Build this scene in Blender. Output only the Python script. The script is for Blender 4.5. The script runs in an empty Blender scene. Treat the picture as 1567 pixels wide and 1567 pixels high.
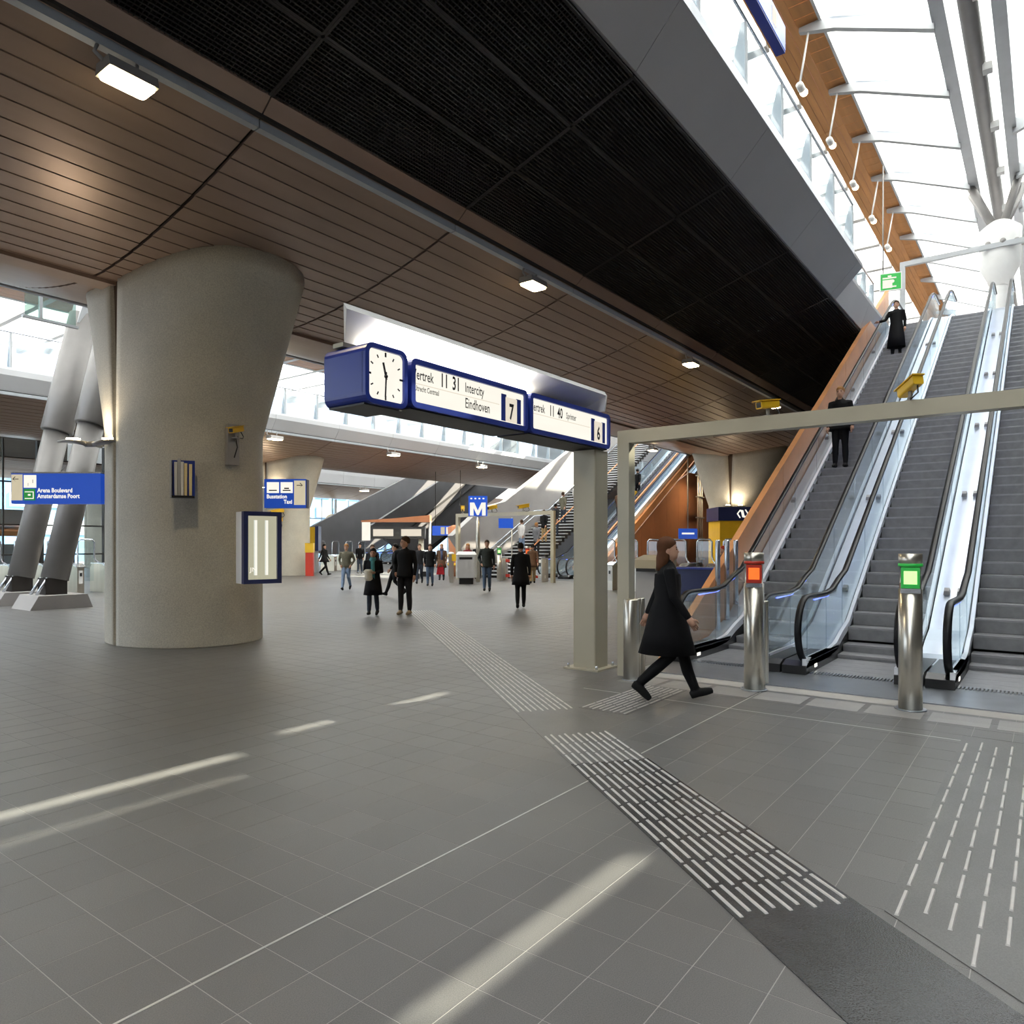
import bpy, bmesh, math, random
import numpy as np
from mathutils import Vector, Matrix
random.seed(7)
R = math.radians
scene = bpy.context.scene
COL = scene.collection
# World axes: X runs along the railway tracks, Y across them, Z up. Metres.
# ------------------------------------------------------------------ camera
cam_data = bpy.data.cameras.new('camera')
cam = bpy.data.objects.new('camera', cam_data); COL.objects.link(cam)
cam.location = (0, 0, 1.7)
cam.rotation_euler = (R(90), 0, -math.atan2(0.80122, 0.59837))
cam_data.sensor_width = 36.0
cam_data.lens = 36.0 * 1100.0 / 1567.0
cam_data.shift_y = 49.0 / 1567.0
cam_data.clip_start = 0.05; cam_data.clip_end = 600
scene.camera = cam
# ------------------------------------------------------------------ world, sun, exposure
world = bpy.data.worlds.new('world'); scene.world = world; world.use_nodes = True
wn = world.node_tree.nodes; wn.clear()
wo = wn.new('ShaderNodeOutputWorld'); wb = wn.new('ShaderNodeBackground')
wb.inputs[0].default_value = (0.76, 0.87, 1.0, 1); wb.inputs[1].default_value = 3.3
world.node_tree.links.new(wb.outputs[0], wo.inputs[0])
SUN_DIR = Vector((-0.74, 0.26, -0.62)).normalized()
sd = bpy.data.lights.new('sun', 'SUN'); sd.energy = 34; sd.angle = R(0.35); sd.color = (1.0, 0.9, 0.72)
sun = bpy.data.objects.new('sun', sd); COL.objects.link(sun)
sun.rotation_euler = SUN_DIR.to_track_quat('-Z', 'Y').to_euler(); sun.location = (40, -14, 34)
vs = scene.view_settings
vs.view_transform = 'Standard'; vs.look = 'None'; vs.gamma = 1.0; vs.use_curve_mapping = False
vs.exposure = 0.0

# ------------------------------------------------------------------ materials
MATS = {}
def new_mat(name):
    m = bpy.data.materials.new(name); m.use_nodes = True; m.node_tree.nodes.clear(); MATS[name] = m
    return m, m.node_tree.nodes, m.node_tree.links
def pbr(name, col, rough=0.5, metal=0.0, var=0.12, scale=3.0, speck=0.0, speck_scale=160.0, bump=0.0,
        bump_scale=60.0, coat=0.0, stretch=(1, 1, 1), emit=None, emit_s=0.0, spec=0.5, tile=None):
    m, n, l = new_mat(name)
    out = n.new('ShaderNodeOutputMaterial'); p = n.new('ShaderNodeBsdfPrincipled')
    l.new(p.outputs[0], out.inputs[0])
    geo = n.new('ShaderNodeNewGeometry'); mp = n.new('ShaderNodeVectorMath'); mp.operation = 'MULTIPLY'
    l.new(geo.outputs['Position'], mp.inputs[0]); mp.inputs[1].default_value = stretch
    noise = n.new('ShaderNodeTexNoise'); noise.inputs['Scale'].default_value = scale; noise.inputs['Detail'].default_value = 4
    l.new(mp.outputs[0], noise.inputs['Vector'])
    mr = n.new('ShaderNodeMapRange'); mr.inputs[1].default_value = 0.25; mr.inputs[2].default_value = 0.75
    mr.inputs[3].default_value = 1 - var; mr.inputs[4].default_value = 1 + var
    l.new(noise.outputs[0], mr.inputs[0]); fac = mr.outputs[0]
    def mul(a, b):
        q = n.new('ShaderNodeMath'); q.operation = 'MULTIPLY'; l.new(a, q.inputs[0]); l.new(b, q.inputs[1]); return q.outputs[0]
    if speck:
        s2 = n.new('ShaderNodeTexNoise'); s2.inputs['Scale'].default_value = speck_scale; s2.inputs['Detail'].default_value = 2
        l.new(geo.outputs['Position'], s2.inputs['Vector'])
        r2 = n.new('ShaderNodeMapRange'); r2.inputs[1].default_value = 0.3; r2.inputs[2].default_value = 0.7
        r2.inputs[3].default_value = 1 - speck; r2.inputs[4].default_value = 1 + speck
        l.new(s2.outputs[0], r2.inputs[0]); fac = mul(fac, r2.outputs[0])
    if tile:
        d = n.new('ShaderNodeVectorMath'); d.operation = 'SUBTRACT'; l.new(geo.outputs['Position'], d.inputs[0]); d.inputs[1].default_value = (tile[0], tile[1], 50)
        e = n.new('ShaderNodeVectorMath'); e.operation = 'DIVIDE'; l.new(d.outputs[0], e.inputs[0]); e.inputs[1].default_value = (tile[2], tile[3], 100)
        fl = n.new('ShaderNodeVectorMath'); fl.operation = 'FLOOR'; l.new(e.outputs[0], fl.inputs[0])
        wnz = n.new('ShaderNodeTexWhiteNoise'); l.new(fl.outputs[0], wnz.inputs[0])
        r3 = n.new('ShaderNodeMapRange'); r3.inputs[3].default_value = 1 - tile[4]; r3.inputs[4].default_value = 1 + tile[4]
        l.new(wnz.outputs[0], r3.inputs[0]); fac = mul(fac, r3.outputs[0])
    vm = n.new('ShaderNodeVectorMath'); vm.operation = 'SCALE'; vm.inputs[0].default_value = col[:3]; l.new(fac, vm.inputs['Scale'])
    l.new(vm.outputs[0], p.inputs['Base Color'])
    p.inputs['Roughness'].default_value = rough; p.inputs['Metallic'].default_value = metal
    p.inputs['Specular IOR Level'].default_value = spec
    if coat: p.inputs['Coat Weight'].default_value = coat
    if bump:
        bn = n.new('ShaderNodeTexNoise'); bn.inputs['Scale'].default_value = bump_scale; l.new(mp.outputs[0], bn.inputs['Vector'])
        bp = n.new('ShaderNodeBump'); bp.inputs['Strength'].default_value = bump; bp.inputs['Distance'].default_value = 0.01
        l.new(bn.outputs[0], bp.inputs['Height']); l.new(bp.outputs[0], p.inputs['Normal'])
    if emit:
        p.inputs['Emission Color'].default_value = (*emit, 1); p.inputs['Emission Strength'].default_value = emit_s
    return m
def glass(name, tint=(0.93, 0.97, 0.98), gloss=0.1, rough=0.02, haze=0.0, haze_col=(0.8, 0.86, 0.9)):
    m, n, l = new_mat(name)
    out = n.new('ShaderNodeOutputMaterial'); tr = n.new('ShaderNodeBsdfTransparent'); gl = n.new('ShaderNodeBsdfGlossy')
    tr.inputs[0].default_value = (*tint, 1); gl.inputs['Roughness'].default_value = rough
    noise = n.new('ShaderNodeTexNoise'); noise.inputs['Scale'].default_value = 1.5
    mr = n.new('ShaderNodeMapRange'); mr.inputs[3].default_value = gloss * 0.85; mr.inputs[4].default_value = gloss * 1.15
    l.new(noise.outputs[0], mr.inputs[0])
    mx = n.new('ShaderNodeMixShader'); l.new(mr.outputs[0], mx.inputs[0]); l.new(tr.outputs[0], mx.inputs[1]); l.new(gl.outputs[0], mx.inputs[2])
    last = mx.outputs[0]
    if haze:
        df = n.new('ShaderNodeBsdfTranslucent'); df.inputs[0].default_value = (*haze_col, 1)
        d2 = n.new('ShaderNodeBsdfDiffuse'); d2.inputs[0].default_value = (*haze_col, 1)
        ma = n.new('ShaderNodeMixShader'); ma.inputs[0].default_value = 0.35; l.new(df.outputs[0], ma.inputs[1]); l.new(d2.outputs[0], ma.inputs[2])
        m2 = n.new('ShaderNodeMixShader'); m2.inputs[0].default_value = haze; l.new(last, m2.inputs[1]); l.new(ma.outputs[0], m2.inputs[2]); last = m2.outputs[0]
    l.new(last, out.inputs[0])
    return m
def emis(name, col, s):
    m, n, l = new_mat(name)
    out = n.new('ShaderNodeOutputMaterial'); e = n.new('ShaderNodeEmission')
    noise = n.new('ShaderNodeTexNoise'); noise.inputs['Scale'].default_value = 2.0
    mr = n.new('ShaderNodeMapRange'); mr.inputs[3].default_value = s * 0.93; mr.inputs[4].default_value = s * 1.07
    l.new(noise.outputs[0], mr.inputs[0]); l.new(mr.outputs[0], e.inputs[1])
    e.inputs[0].default_value = (*col, 1); l.new(e.outputs[0], out.inputs[0])
    return m
TU, TV, TU0, TV0 = 0.3175, 0.30, 1.17, 2.65
pbr('floor_tile', (0.128, 0.124, 0.120), 0.40, var=0.10, scale=0.6, speck=0.22, speck_scale=210, bump=0.12, bump_scale=180, tile=(TU0, TV0, TU, TV, 0.06))
pbr('floor_far', (0.128, 0.124, 0.120), 0.40, var=0.08, scale=0.5, speck=0.05, speck_scale=40)
pbr('joint', (0.36, 0.345, 0.325), 0.8, var=0.1)
pbr('joint_metal', (0.62, 0.62, 0.6), 0.35, 0.6, var=0.05)
pbr('pale_tile', (0.27, 0.26, 0.25), 0.45, var=0.08, speck=0.15, tile=(0, 0, 0.45, 0.45, 0.08))
pbr('tactile_stone', (0.036, 0.037, 0.04), 0.24, var=0.35, scale=2.2, speck=0.2, bump=0.2, bump_scale=140)
pbr('tactile_grey', (0.118, 0.115, 0.112), 0.4, var=0.15, scale=2.0, speck=0.2)
pbr('tactile_bar', (0.50, 0.48, 0.46), 0.45, var=0.12, scale=9)
pbr('pillar', (0.50, 0.475, 0.40), 0.62, var=0.10, scale=1.3, speck=0.16, speck_scale=55, bump=0.25, bump_scale=70)
pbr('groove', (0.10, 0.065, 0.04), 0.8, var=0.1)
pbr('copper_plank', (0.37, 0.27, 0.215), 0.34, 0.35, var=0.07, scale=1.2, stretch=(0.4, 3, 3), bump=0.03, bump_scale=3)
pbr('copper_keel', (0.40, 0.30, 0.24), 0.4, 0.35, var=0.06)
pbr('deck_dark', (0.035, 0.03, 0.027), 0.9, var=0.1)
pbr('mesh_black', (0.026, 0.024, 0.022), 0.7, var=0.15)
pbr('mesh_back', (0.008, 0.008, 0.008), 0.95, var=0.1)
pbr('fascia', (0.56, 0.54, 0.545), 0.55, 0.0, var=0.05, scale=0.5)
pbr('fascia_pale', (0.55, 0.56, 0.58), 0.55, 0.0, var=0.05, scale=0.5)
pbr('strip_grey', (0.42, 0.45, 0.48), 0.4, 0.2, var=0.05)
pbr('concrete', (0.36, 0.345, 0.335), 0.7, var=0.10, scale=0.8, speck=0.05)
pbr('concrete_dark', (0.17, 0.17, 0.18), 0.6, var=0.1, scale=0.8)
pbr('steel', (0.60, 0.57, 0.50), 0.28, 0.9, var=0.08, scale=2, stretch=(6, 6, 0.4))
pbr('steel_cool', (0.62, 0.66, 0.72), 0.22, 0.85, var=0.08, scale=1.5)
pbr('steel_deck', (0.66, 0.70, 0.76), 0.3, 0.6, var=0.06, scale=1.5)
pbr('skirt_white', (0.80, 0.83, 0.88), 0.3, 0.3, var=0.05)
pbr('paint_beige', (0.42, 0.385, 0.29), 0.4, 0.15, var=0.06, scale=1.5)
pbr('tube_grey', (0.36, 0.345, 0.33), 0.42, 0.25, var=0.06)
pbr('rubber', (0.008, 0.008, 0.010), 0.4, 0, var=0.1, spec=0.25)
pbr('black', (0.014, 0.014, 0.015), 0.35, 0, var=0.1)
pbr('step', (0.30, 0.30, 0.31), 0.42, 0.4, var=0.1, scale=8)
pbr('step_riser', (0.27, 0.27, 0.275), 0.45, 0.4, var=0.15, scale=8)
pbr('comb', (0.32, 0.34, 0.37), 0.3, 0.7, var=0.12, scale=3)
pbr('copper_clad', (0.78, 0.36, 0.15), 0.36, 0.3, var=0.16, scale=1.4, stretch=(0.6, 1, 1))
pbr('copper_wall', (0.46, 0.19, 0.09), 0.45, 0.25, var=0.14, scale=1.1)
pbr('wood', (0.56, 0.26, 0.085), 0.5, 0, var=0.18, scale=1.3, stretch=(0.3, 3, 3))
pbr('white_paint', (0.80, 0.80, 0.78), 0.5, var=0.04)
pbr('grey_paint', (0.45, 0.47, 0.49), 0.45, 0.2, var=0.05)
pbr('fin', (0.50, 0.52, 0.54), 0.4, 0.3, var=0.05)
pbr('blue', (0.022, 0.045, 0.30), 0.3, 0, var=0.05)
pbr('sign_blue', (0.02, 0.08, 0.45), 0.3, 0, var=0.05, emit=(0.02, 0.09, 0.55), emit_s=0.55)
pbr('strut_paint', (0.20, 0.19, 0.185), 0.38, 0.2, var=0.06)
pbr('navy', (0.025, 0.035, 0.12), 0.3, 0, var=0.05)
pbr('yellow', (0.78, 0.47, 0.02), 0.4, 0, var=0.06)
pbr('red', (0.55, 0.04, 0.02), 0.4, 0, var=0.06)
pbr('green', (0.03, 0.35, 0.06), 0.4, 0, var=0.05, emit=(0.02, 0.4, 0.06), emit_s=0.35)
pbr('ink', (0.02, 0.02, 0.025), 0.6, 0, var=0.05)
pbr('ink_grey', (0.25, 0.24, 0.22), 0.6, 0, var=0.05)
pbr('paper_cream', (0.80, 0.66, 0.36), 0.6, 0, var=0.05)
pbr('bin_grey', (0.50, 0.50, 0.50), 0.4, 0.2, var=0.05)
pbr('asphalt', (0.22, 0.22, 0.23), 0.9, var=0.1)
pbr('far_blue', (0.24, 0.42, 0.66), 0.5, 0, var=0.08, scale=0.2)
pbr('far_white', (0.75, 0.78, 0.80), 0.6, 0, var=0.05, scale=0.2)
pbr('far_grey', (0.42, 0.44, 0.46), 0.6, 0, var=0.08, scale=0.2)
pbr('far_dark', (0.12, 0.17, 0.22), 0.3, 0, var=0.1)
pbr('dark_frame', (0.05, 0.05, 0.05), 0.5, 0.2, var=0.1)
glass('glass', (0.86, 0.92, 0.95), 0.12, 0.03, haze=0.10)
glass('glass_clear', (0.92, 0.96, 0.97), 0.07, 0.02)
glass('glass_green', (0.62, 0.74, 0.70), 0.12, 0.03)
glass('roof_glass', (0.95, 0.97, 1.0), 0.04, 0.1, haze=0.96, haze_col=(0.93, 0.95, 0.97))
emis('lamp_warm', (1.0, 0.80, 0.45), 40.0)
emis('lamp_soft', (1.0, 0.86, 0.62), 6.0)
emis('tube_light', (1.0, 0.95, 0.85), 16.0)
emis('face_lit', (1.0, 0.955, 0.84), 1.02)
emis('face_cream', (1.0, 0.88, 0.62), 0.62)
emis('flap_cream', (1.0, 0.90, 0.74), 0.82)
emis('blue_light', (0.16, 0.24, 1.0), 2.6)
emis('red_light', (1.0, 0.16, 0.03), 1.4)
emis('green_light', (0.55, 1.0, 0.35), 1.5)
emis('marker', (1.0, 0.98, 0.9), 1.5)
def M(name): return MATS[name]

# ------------------------------------------------------------------ mesh helpers
WM = {}
class MB:
    def __init__(self): self.v = []; self.f = []; self.mi = []; self.sm = []; self.m = 0; self.smooth = False
    def add(self, vs, fs):
        b = len(self.v); self.v += [tuple(p) for p in vs]
        for q in fs: self.f.append(tuple(b + i for i in q)); self.mi.append(self.m); self.sm.append(self.smooth)
        return self
    def box(self, x0, x1, y0, y1, z0, z1):
        return self.add([(x0, y0, z0), (x1, y0, z0), (x1, y1, z0), (x0, y1, z0), (x0, y0, z1), (x1, y0, z1), (x1, y1, z1), (x0, y1, z1)],
                        [(3, 2, 1, 0), (4, 5, 6, 7), (0, 1, 5, 4), (1, 2, 6, 5), (2, 3, 7, 6), (3, 0, 4, 7)])
    def hexa(self, lo, hi):            # lo, hi: two 4-rings of points
        return self.add(list(lo) + list(hi), [(3, 2, 1, 0), (4, 5, 6, 7), (0, 1, 5, 4), (1, 2, 6, 5), (2, 3, 7, 6), (3, 0, 4, 7)])
    def prism(self, poly, axis, a, b):  # poly in the two other axes (cyclic order kept: x->(y,z), y->(x,z), z->(x,y))
        def P(p, t): return (t, p[0], p[1]) if axis == 'x' else ((p[0], t, p[1]) if axis == 'y' else (p[0], p[1], t))
        n = len(poly); vs = [P(p, a) for p in poly] + [P(p, b) for p in poly]
        fs = [tuple(range(n))[::-1], tuple(range(n, 2 * n))] + [(i, (i + 1) % n, n + (i + 1) % n, n + i) for i in range(n)]
        return self.add(vs, fs)
    def loft(self, rings, cap=True, close=True):
        n = len(rings[0]); vs = [p for r in rings for p in r]; fs = []
        for k in range(len(rings) - 1):
            for i in range(n if close else n - 1):
                j = (i + 1) % n; fs.append((k * n + i, k * n + j, (k + 1) * n + j, (k + 1) * n + i))
        if cap: fs += [tuple(range(n))[::-1], tuple(range((len(rings) - 1) * n, len(rings) * n))]
        return self.add(vs, fs)
    def tube(self, pts, rad, n=8, cap=True, smooth=True):
        old = self.smooth; self.smooth = smooth
        pts = [Vector(p) for p in pts]; rads = rad if isinstance(rad, (list, tuple)) else [rad] * len(pts)
        rings = []; up = None
        for i, p in enumerate(pts):
            a = pts[max(0, i - 1)]; b = pts[min(len(pts) - 1, i + 1)]; d = (b - a)
            d = d.normalized() if d.length > 1e-9 else Vector((0, 0, 1))
            if up is None: up = Vector((0, 0, 1)) if abs(d.z) < 0.9 else Vector((1, 0, 0))
            x = d.cross(up).normalized(); y = x.cross(d).normalized(); up = y
            rings.append([p + (x * math.cos(t) + y * math.sin(t)) * rads[i] for t in [2 * math.pi * k / n for k in range(n)]])
        self.loft(rings, cap); self.smooth = old; return self
    def lathe(self, prof, cx=0, cy=0, n=16, smooth=True):
        old = self.smooth; self.smooth = smooth
        self.loft([[(cx + r * math.cos(2 * math.pi * k / n), cy + r * math.sin(2 * math.pi * k / n), z) for k in range(n)] for r, z in prof]); self.smooth = old; return self
    def ball(self, c, r, n=12, m=8, sc=(1, 1, 1)):
        old = self.smooth; self.smooth = True
        self.loft([[(c[0] + sc[0] * r * math.sin(t) * math.cos(2 * math.pi * k / n), c[1] + sc[1] * r * math.sin(t) * math.sin(2 * math.pi * k / n), c[2] - sc[2] * r * math.cos(t))
                    for k in range(n)] for t in [0.02 + (math.pi - 0.04) * j / m for j in range(m + 1)]]); self.smooth = old; return self
    def mesh(self, name, mats, offset=None):
        me = bpy.data.meshes.new(name)
        vs = self.v if offset is None else [(p[0] - offset[0], p[1] - offset[1], p[2] - offset[2]) for p in self.v]
        me.from_pydata(vs, [], self.f); me.update()
        for m_ in mats: me.materials.append(M(m_))
        if len(mats) > 1: me.polygons.foreach_set('material_index', self.mi)
        me.polygons.foreach_set('use_smooth', self.sm)
        bm = bmesh.new(); bm.from_mesh(me); bmesh.ops.recalc_face_normals(bm, faces=bm.faces); bm.to_mesh(me); bm.free()
        return me
    def build(self, name, mats, parent=None, world=False, label=None):
        if isinstance(mats, str): mats = [mats]
        if world and parent is not None:
            inv = WM[parent.name].inverted(); self.v = [tuple(inv @ Vector(p)) for p in self.v]
        off = None
        if parent is None:
            a = np.array(self.v); lo, hi = a.min(0), a.max(0); off = ((lo[0] + hi[0]) / 2, (lo[1] + hi[1]) / 2, lo[2])
        o = bpy.data.objects.new(name, self.mesh(name, mats, off)); COL.objects.link(o)
        if parent is not None: o.parent = parent; WM[o.name] = WM[parent.name]
        else: o.location = off; WM[o.name] = Matrix.Translation(off)
        if label: o['label'] = label
        return o
def thing(name, label, cat, loc=(0, 0, 0), rz=0.0, group=None, kind=None):
    o = bpy.data.objects.new(name, None); COL.objects.link(o); o.empty_display_size = 0.2
    o.location = loc; o.rotation_euler = (0, 0, rz)
    WM[o.name] = Matrix.Translation(loc) @ Matrix.Rotation(rz, 4, 'Z')
    return tag(o, label, cat, group, kind)
def tag(o, label, cat=None, group=None, kind=None):
    o['label'] = label
    if cat: o['category'] = cat
    if group: o['group'] = group
    if kind: o['kind'] = kind
    return o
def inst(src_mesh, name, parent, loc=(0, 0, 0), rz=0.0):          # part that shares mesh data, loc in the parent's space
    o = bpy.data.objects.new(name, src_mesh); COL.objects.link(o); o.parent = parent; o.location = loc; o.rotation_euler = (0, 0, rz); return o
def copy_tree(o, parent=None):
    q = o.copy(); COL.objects.link(q); q.parent = parent
    for ch in list(o.children): copy_tree(ch, q)
    return q
def lettering(s, size, x, z, parent, mat, y=-0.002, align='LEFT', sx=1.0, name='lettering', bold=0.0):
    cu = bpy.data.curves.new('text', 'FONT'); cu.body = s; cu.size = size; cu.align_x = align; cu.resolution_u = 2; cu.offset = bold
    ob = bpy.data.objects.new('text', cu); COL.objects.link(ob)
    me = bpy.data.meshes.new_from_object(ob); bpy.data.objects.remove(ob); bpy.data.curves.remove(cu)
    for vtx in me.vertices: a = vtx.co.copy(); vtx.co = (x + a.x * sx, y, z + a.y)
    me.materials.clear(); me.materials.append(M(mat))
    o = bpy.data.objects.new(name, me); COL.objects.link(o); o.parent = parent; return o
def rrect(x0, x1, z0, z1, r, n=4):
    pts = []
    for cx, cz, a0 in ((x1 - r, z1 - r, 0), (x0 + r, z1 - r, 90), (x0 + r, z0 + r, 180), (x1 - r, z0 + r, 270)):
        for k in range(n + 1): t = R(a0 + 90 * k / n); pts.append((cx + r * math.cos(t), cz + r * math.sin(t)))
    return pts
CAMRZ = -math.atan2(0.80122, 0.59837)      # turn of things whose face looks straight back along the concourse
# ================================================================== FLOOR
def cam_px(u, v, z=0.0):
    X = 0.59837 * u - 0.80122 * v; Y = 0.80122 * u + 0.59837 * v
    if Y < 0.5: return None
    return 783.5 + 1100 * X / Y, 832 - 1100 * (z - 1.7) / Y, Y
fl = MB(); fl.box(-45, 80, -45, 60, -0.4, -0.0012)
floor = tag(fl.build('floor', 'joint'), 'grey stone tiled floor of the station concourse', kind='structure')
GAP = 0.0022
tile_me = MB().box(GAP, TU - GAP, GAP, TV - GAP, -0.0012, 0).mesh('floor_tile', ['floor_tile'])
cells = []
for i in range(-25, 95):
    for j in range(-22, 75):
        u, v = TU0 + i * TU, TV0 + j * TV
        if 8.45 < u + TU / 2 < 9.9 and v + TV / 2 < 4.3: continue       # escalator landing plates
        c = cam_px(u + TU / 2, v + TV / 2)
        cells.append(((c[2] if c and -60 < c[0] < 1627 and c[1] < 1640 else 900 + u * u + v * v), u, v))
cells.sort()
near, rest = cells[:300], cells[300:]
fo = floor.location
for _, u, v in near: inst(tile_me, 'floor_tile', floor, (u - fo.x, v - fo.y, -fo.z))
mb = MB()
for _, u, v in rest: mb.box(u + GAP, u + TU - GAP, v + GAP, v + TV - GAP, -0.0012, 0)
mb.build('tile_field', 'floor_tile', floor, True)['kind'] = 'stuff'
mb = MB(); u0, u1, v0, v1 = TU0 - 25 * TU, TU0 + 95 * TU, TV0 - 22 * TV, TV0 + 75 * TV
for a, b, c_, d in ((-45, u0, -45, 60), (u1, 80, -45, 60), (u0, u1, -45, v0), (u0, u1, v1, 60)): mb.box(a, b, c_, d, -0.0012, 0)
mb.build('paving_field', 'floor_far', floor, True)['kind'] = 'stuff'
MB().box(-8, 8.45, TV0 - 0.006, TV0 + 0.006, -0.006, 0.0015).build('expansion_joint', 'joint_metal', floor, True, 'thin bright metal expansion joint')
MB().box(7.3, 7.312, -5, 4.4, -0.006, 0.001).build('expansion_joint', 'joint_metal', floor, True)
for k in range(12):
    v = 4.3 - k * 0.56
    MB().box(7.93, 8.37, v - 0.5, v, -0.004, 0.0015).build('pale_tile', 'pale_tile', floor, True)

# ---- tactile guidance strips
def frame2(o, d):  # origin and direction -> point function (along, across to the right)
    n = Vector((d.y, -d.x)); return lambda a, b, z: (o.x + d.x * a + n.x * b, o.y + d.y * a + n.y * b, z)
def bar_mesh(d, L, w=0.0095):
    n = Vector((d.y, -d.x)); m = MB()
    lo = [(d.x * a + n.x * b, d.y * a + n.y * b, 0.004) for a, b in ((0, -w), (L, -w), (L, w), (0, w))]
    hi = [(d.x * a + n.x * b, d.y * a + n.y * b, 0.010) for a, b in ((0.006, -w * .6), (L - .006, -w * .6), (L - .006, w * .6), (0.006, w * .6))]
    return m.hexa(lo, hi).mesh('guide_bar', ['tactile_bar'])
def strip(name, label, o, d, segs, width, ncol, pitch, barlen, own_rows, stone, slab=None, stag=0.04, mask=None, poly=None):
    o = Vector(o); d = Vector(d).normalized(); f = frame2(o, d)
    t = thing(name, label, 'tactile paving', (o.x, o.y, 0))
    if poly: MB().prism(poly, 'z', 0.0005, 0.004).build('guide_slab', stone, t, True); slab = []
    for a0, a1, mt in (slab if slab is not None else [(segs[0][0] - 0.05, segs[-1][1] + 0.05, stone)]):
        lo = [f(a, b, 0.0005) for a, b in ((a0, -width / 2), (a1, -width / 2), (a1, width / 2), (a0, width / 2))]
        hi = [(p[0], p[1], 0.004) for p in lo]; MB().hexa(lo, hi).build('guide_slab', mt, t, True)
    bm_ = bar_mesh(d, barlen); st = MB(); r = 0
    for a0, a1 in segs:
        k = int((a1 - a0) / pitch)
        for i in range(k):
            for j in range(ncol):
                b = -width / 2 + width * (j + 0.5) / ncol; a = a0 + i * pitch + (stag if j % 2 else 0)
                p = f(a, b, 0)
                if mask and not mask(p[0], p[1]): continue
                if r < own_rows: inst(bm_, 'guide_bar', t, (p[0] - o.x, p[1] - o.y, 0))
                else:
                    n_ = Vector((d.y, -d.x)); w = 0.0095
                    q = [(p[0] + d.x * A + n_.x * B, p[1] + d.y * A + n_.y * B) for A, B in ((0, -w), (barlen, -w), (barlen, w), (0, w))]
                    st.hexa([(x, y, 0.004) for x, y in q], [(x, y, 0.009) for x, y in q])
            r += 1
    if st.v: st.build('guide_bar_rows', 'tactile_bar', t, True)['kind'] = 'stuff'
    return t
# main diagonal: camera-space direction (-0.238, 0.971) in world axes
def w2(X, Y): return (0.59837 * X + 0.80122 * Y, -0.80122 * X + 0.59837 * Y)
MD = w2(-0.238, 0.971); MO = w2(1.325, 3.334)
strip('tactile_strip', 'dark wet tactile guidance strip running diagonally across the concourse floor', MO, MD, [(0.0, 3.45), (4.1, 15.6)], 0.64, 10, 0.29, 0.26, 19,
      'tactile_stone', [(-2.4, 2.35, 'tactile_stone'), (2.35, 15.8, 'tactile_grey')])
strip('tactile_strip', 'short tactile strip branching toward the left escalator under the black coated walker', (6.42, 3.64), (1, 0), [(0.0, 1.46)], 0.54, 9, 0.29, 0.26, 9, 'tactile_grey', slab=[(-0.02, 1.5, 'tactile_grey')])
strip('tactile_strip', 'grey tactile strip at the right edge leading to the nearest escalators', (2.6, 0.19), (1, 0), [(0.0, 4.9)], 0.84, 8, 0.36, 0.29, 40,
      'tactile_grey', mask=lambda u, v: u > 3.72 + 0.824 * (v - 0.61), poly=[(3.70, .61), (7.5, .61), (7.5, -.23), (3.01, -.23)], stag=0.1)

# ================================================================== VIADUCTS
HZ = 6.10
def hull(dv): return HZ + 0.88 * (abs(dv) / 4.43) ** 1.7
NP = 30
def hull_nodes():
    s = np.linspace(-4.43, 4.43, 400); z = np.array([hull(q) for q in s])
    L = np.concatenate([[0], np.cumsum(np.hypot(np.diff(s), np.diff(z)))]); t = np.linspace(0, L[-1], NP + 1)
    return [(float(np.interp(q, L, s)), float(np.interp(q, L, z))) for q in t]
HN = hull_nodes()
SEAM0, SEAM = 5.35, 3.73
def plank_ring(i, c, u, trim):
    (y0, z0), (y1, z1) = HN[i], HN[i + 1]; dy, dz = y1 - y0, z1 - z0; L = math.hypot(dy, dz); dy /= L; dz /= L
    g = 0.005; ny, nz = -dz, dy                  # up-ish normal
    tilt = 0.010                                  # lapped edge
    a = (y0 + dy * g, z0 + dz * g); b = (y1 - dy * g, z1 - dz * g)
    s = 1 if (y0 + y1) < 0 else -1
    a2 = (a[0], a[1] - (tilt if s > 0 else 0)); b2 = (b[0], b[1] - (tilt if s < 0 else 0))
    return [(u, c + a2[0], a2[1]), (u, c + b2[0], b2[1]), (u, c + b[0] + ny * .04, b[1] + nz * .04), (u, c + a[0] + ny * .04, a[1] + nz * .04)]
def add_plank(mb, i, c, ua, ub): mb.hexa(plank_ring(i, c, ua, 0), plank_ring(i, c, ub, 0))
def ceiling(c, label, own, u0, u1, name):
    t = thing(name, label, None, (0, c, HZ), kind='structure')
    if own:
        for i in range(NP):
            m = MB(); m.hexa(plank_ring(i, 0, 0.025, 0), plank_ring(i, 0, SEAM - 0.025, 0)); me = m.mesh('ceiling_plank', ['copper_plank'])
            for k in range(own[0], own[1]): inst(me, 'ceiling_plank', t, (SEAM0 + k * SEAM, 0, -HZ))
    st = MB(); k = int((u0 - SEAM0) // SEAM)
    while SEAM0 + k * SEAM < u1:
        if not (own and own[0] <= k < own[1]):
            for i in range(NP): add_plank(st, i, c, SEAM0 + k * SEAM + .025, SEAM0 + (k + 1) * SEAM - .025)
        k += 1
    st.build('ceiling_plank_field', 'copper_plank', t, True)['kind'] = 'stuff'
    # rail at the lit edges
    return t
cl = ceiling(12.5, 'copper coloured plank ceiling curving down over the round concrete pillar', (-2, 6), -25, 92, 'ceiling')
MB().box(-25, 92, 12.55, 12.95, HZ - 0.06, HZ + 0.03).build('keel_strip', 'copper_keel', cl, True, 'flat copper strip along the lowest line')
ceiling(33.8, 'bronze plank ceiling of the second viaduct beyond the departure board', None, -25, 92, 'ceiling')
ceiling(55.4, 'bronze plank ceiling of the far viaduct in front of the glass facade', None, 5, 92, 'ceiling')
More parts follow.
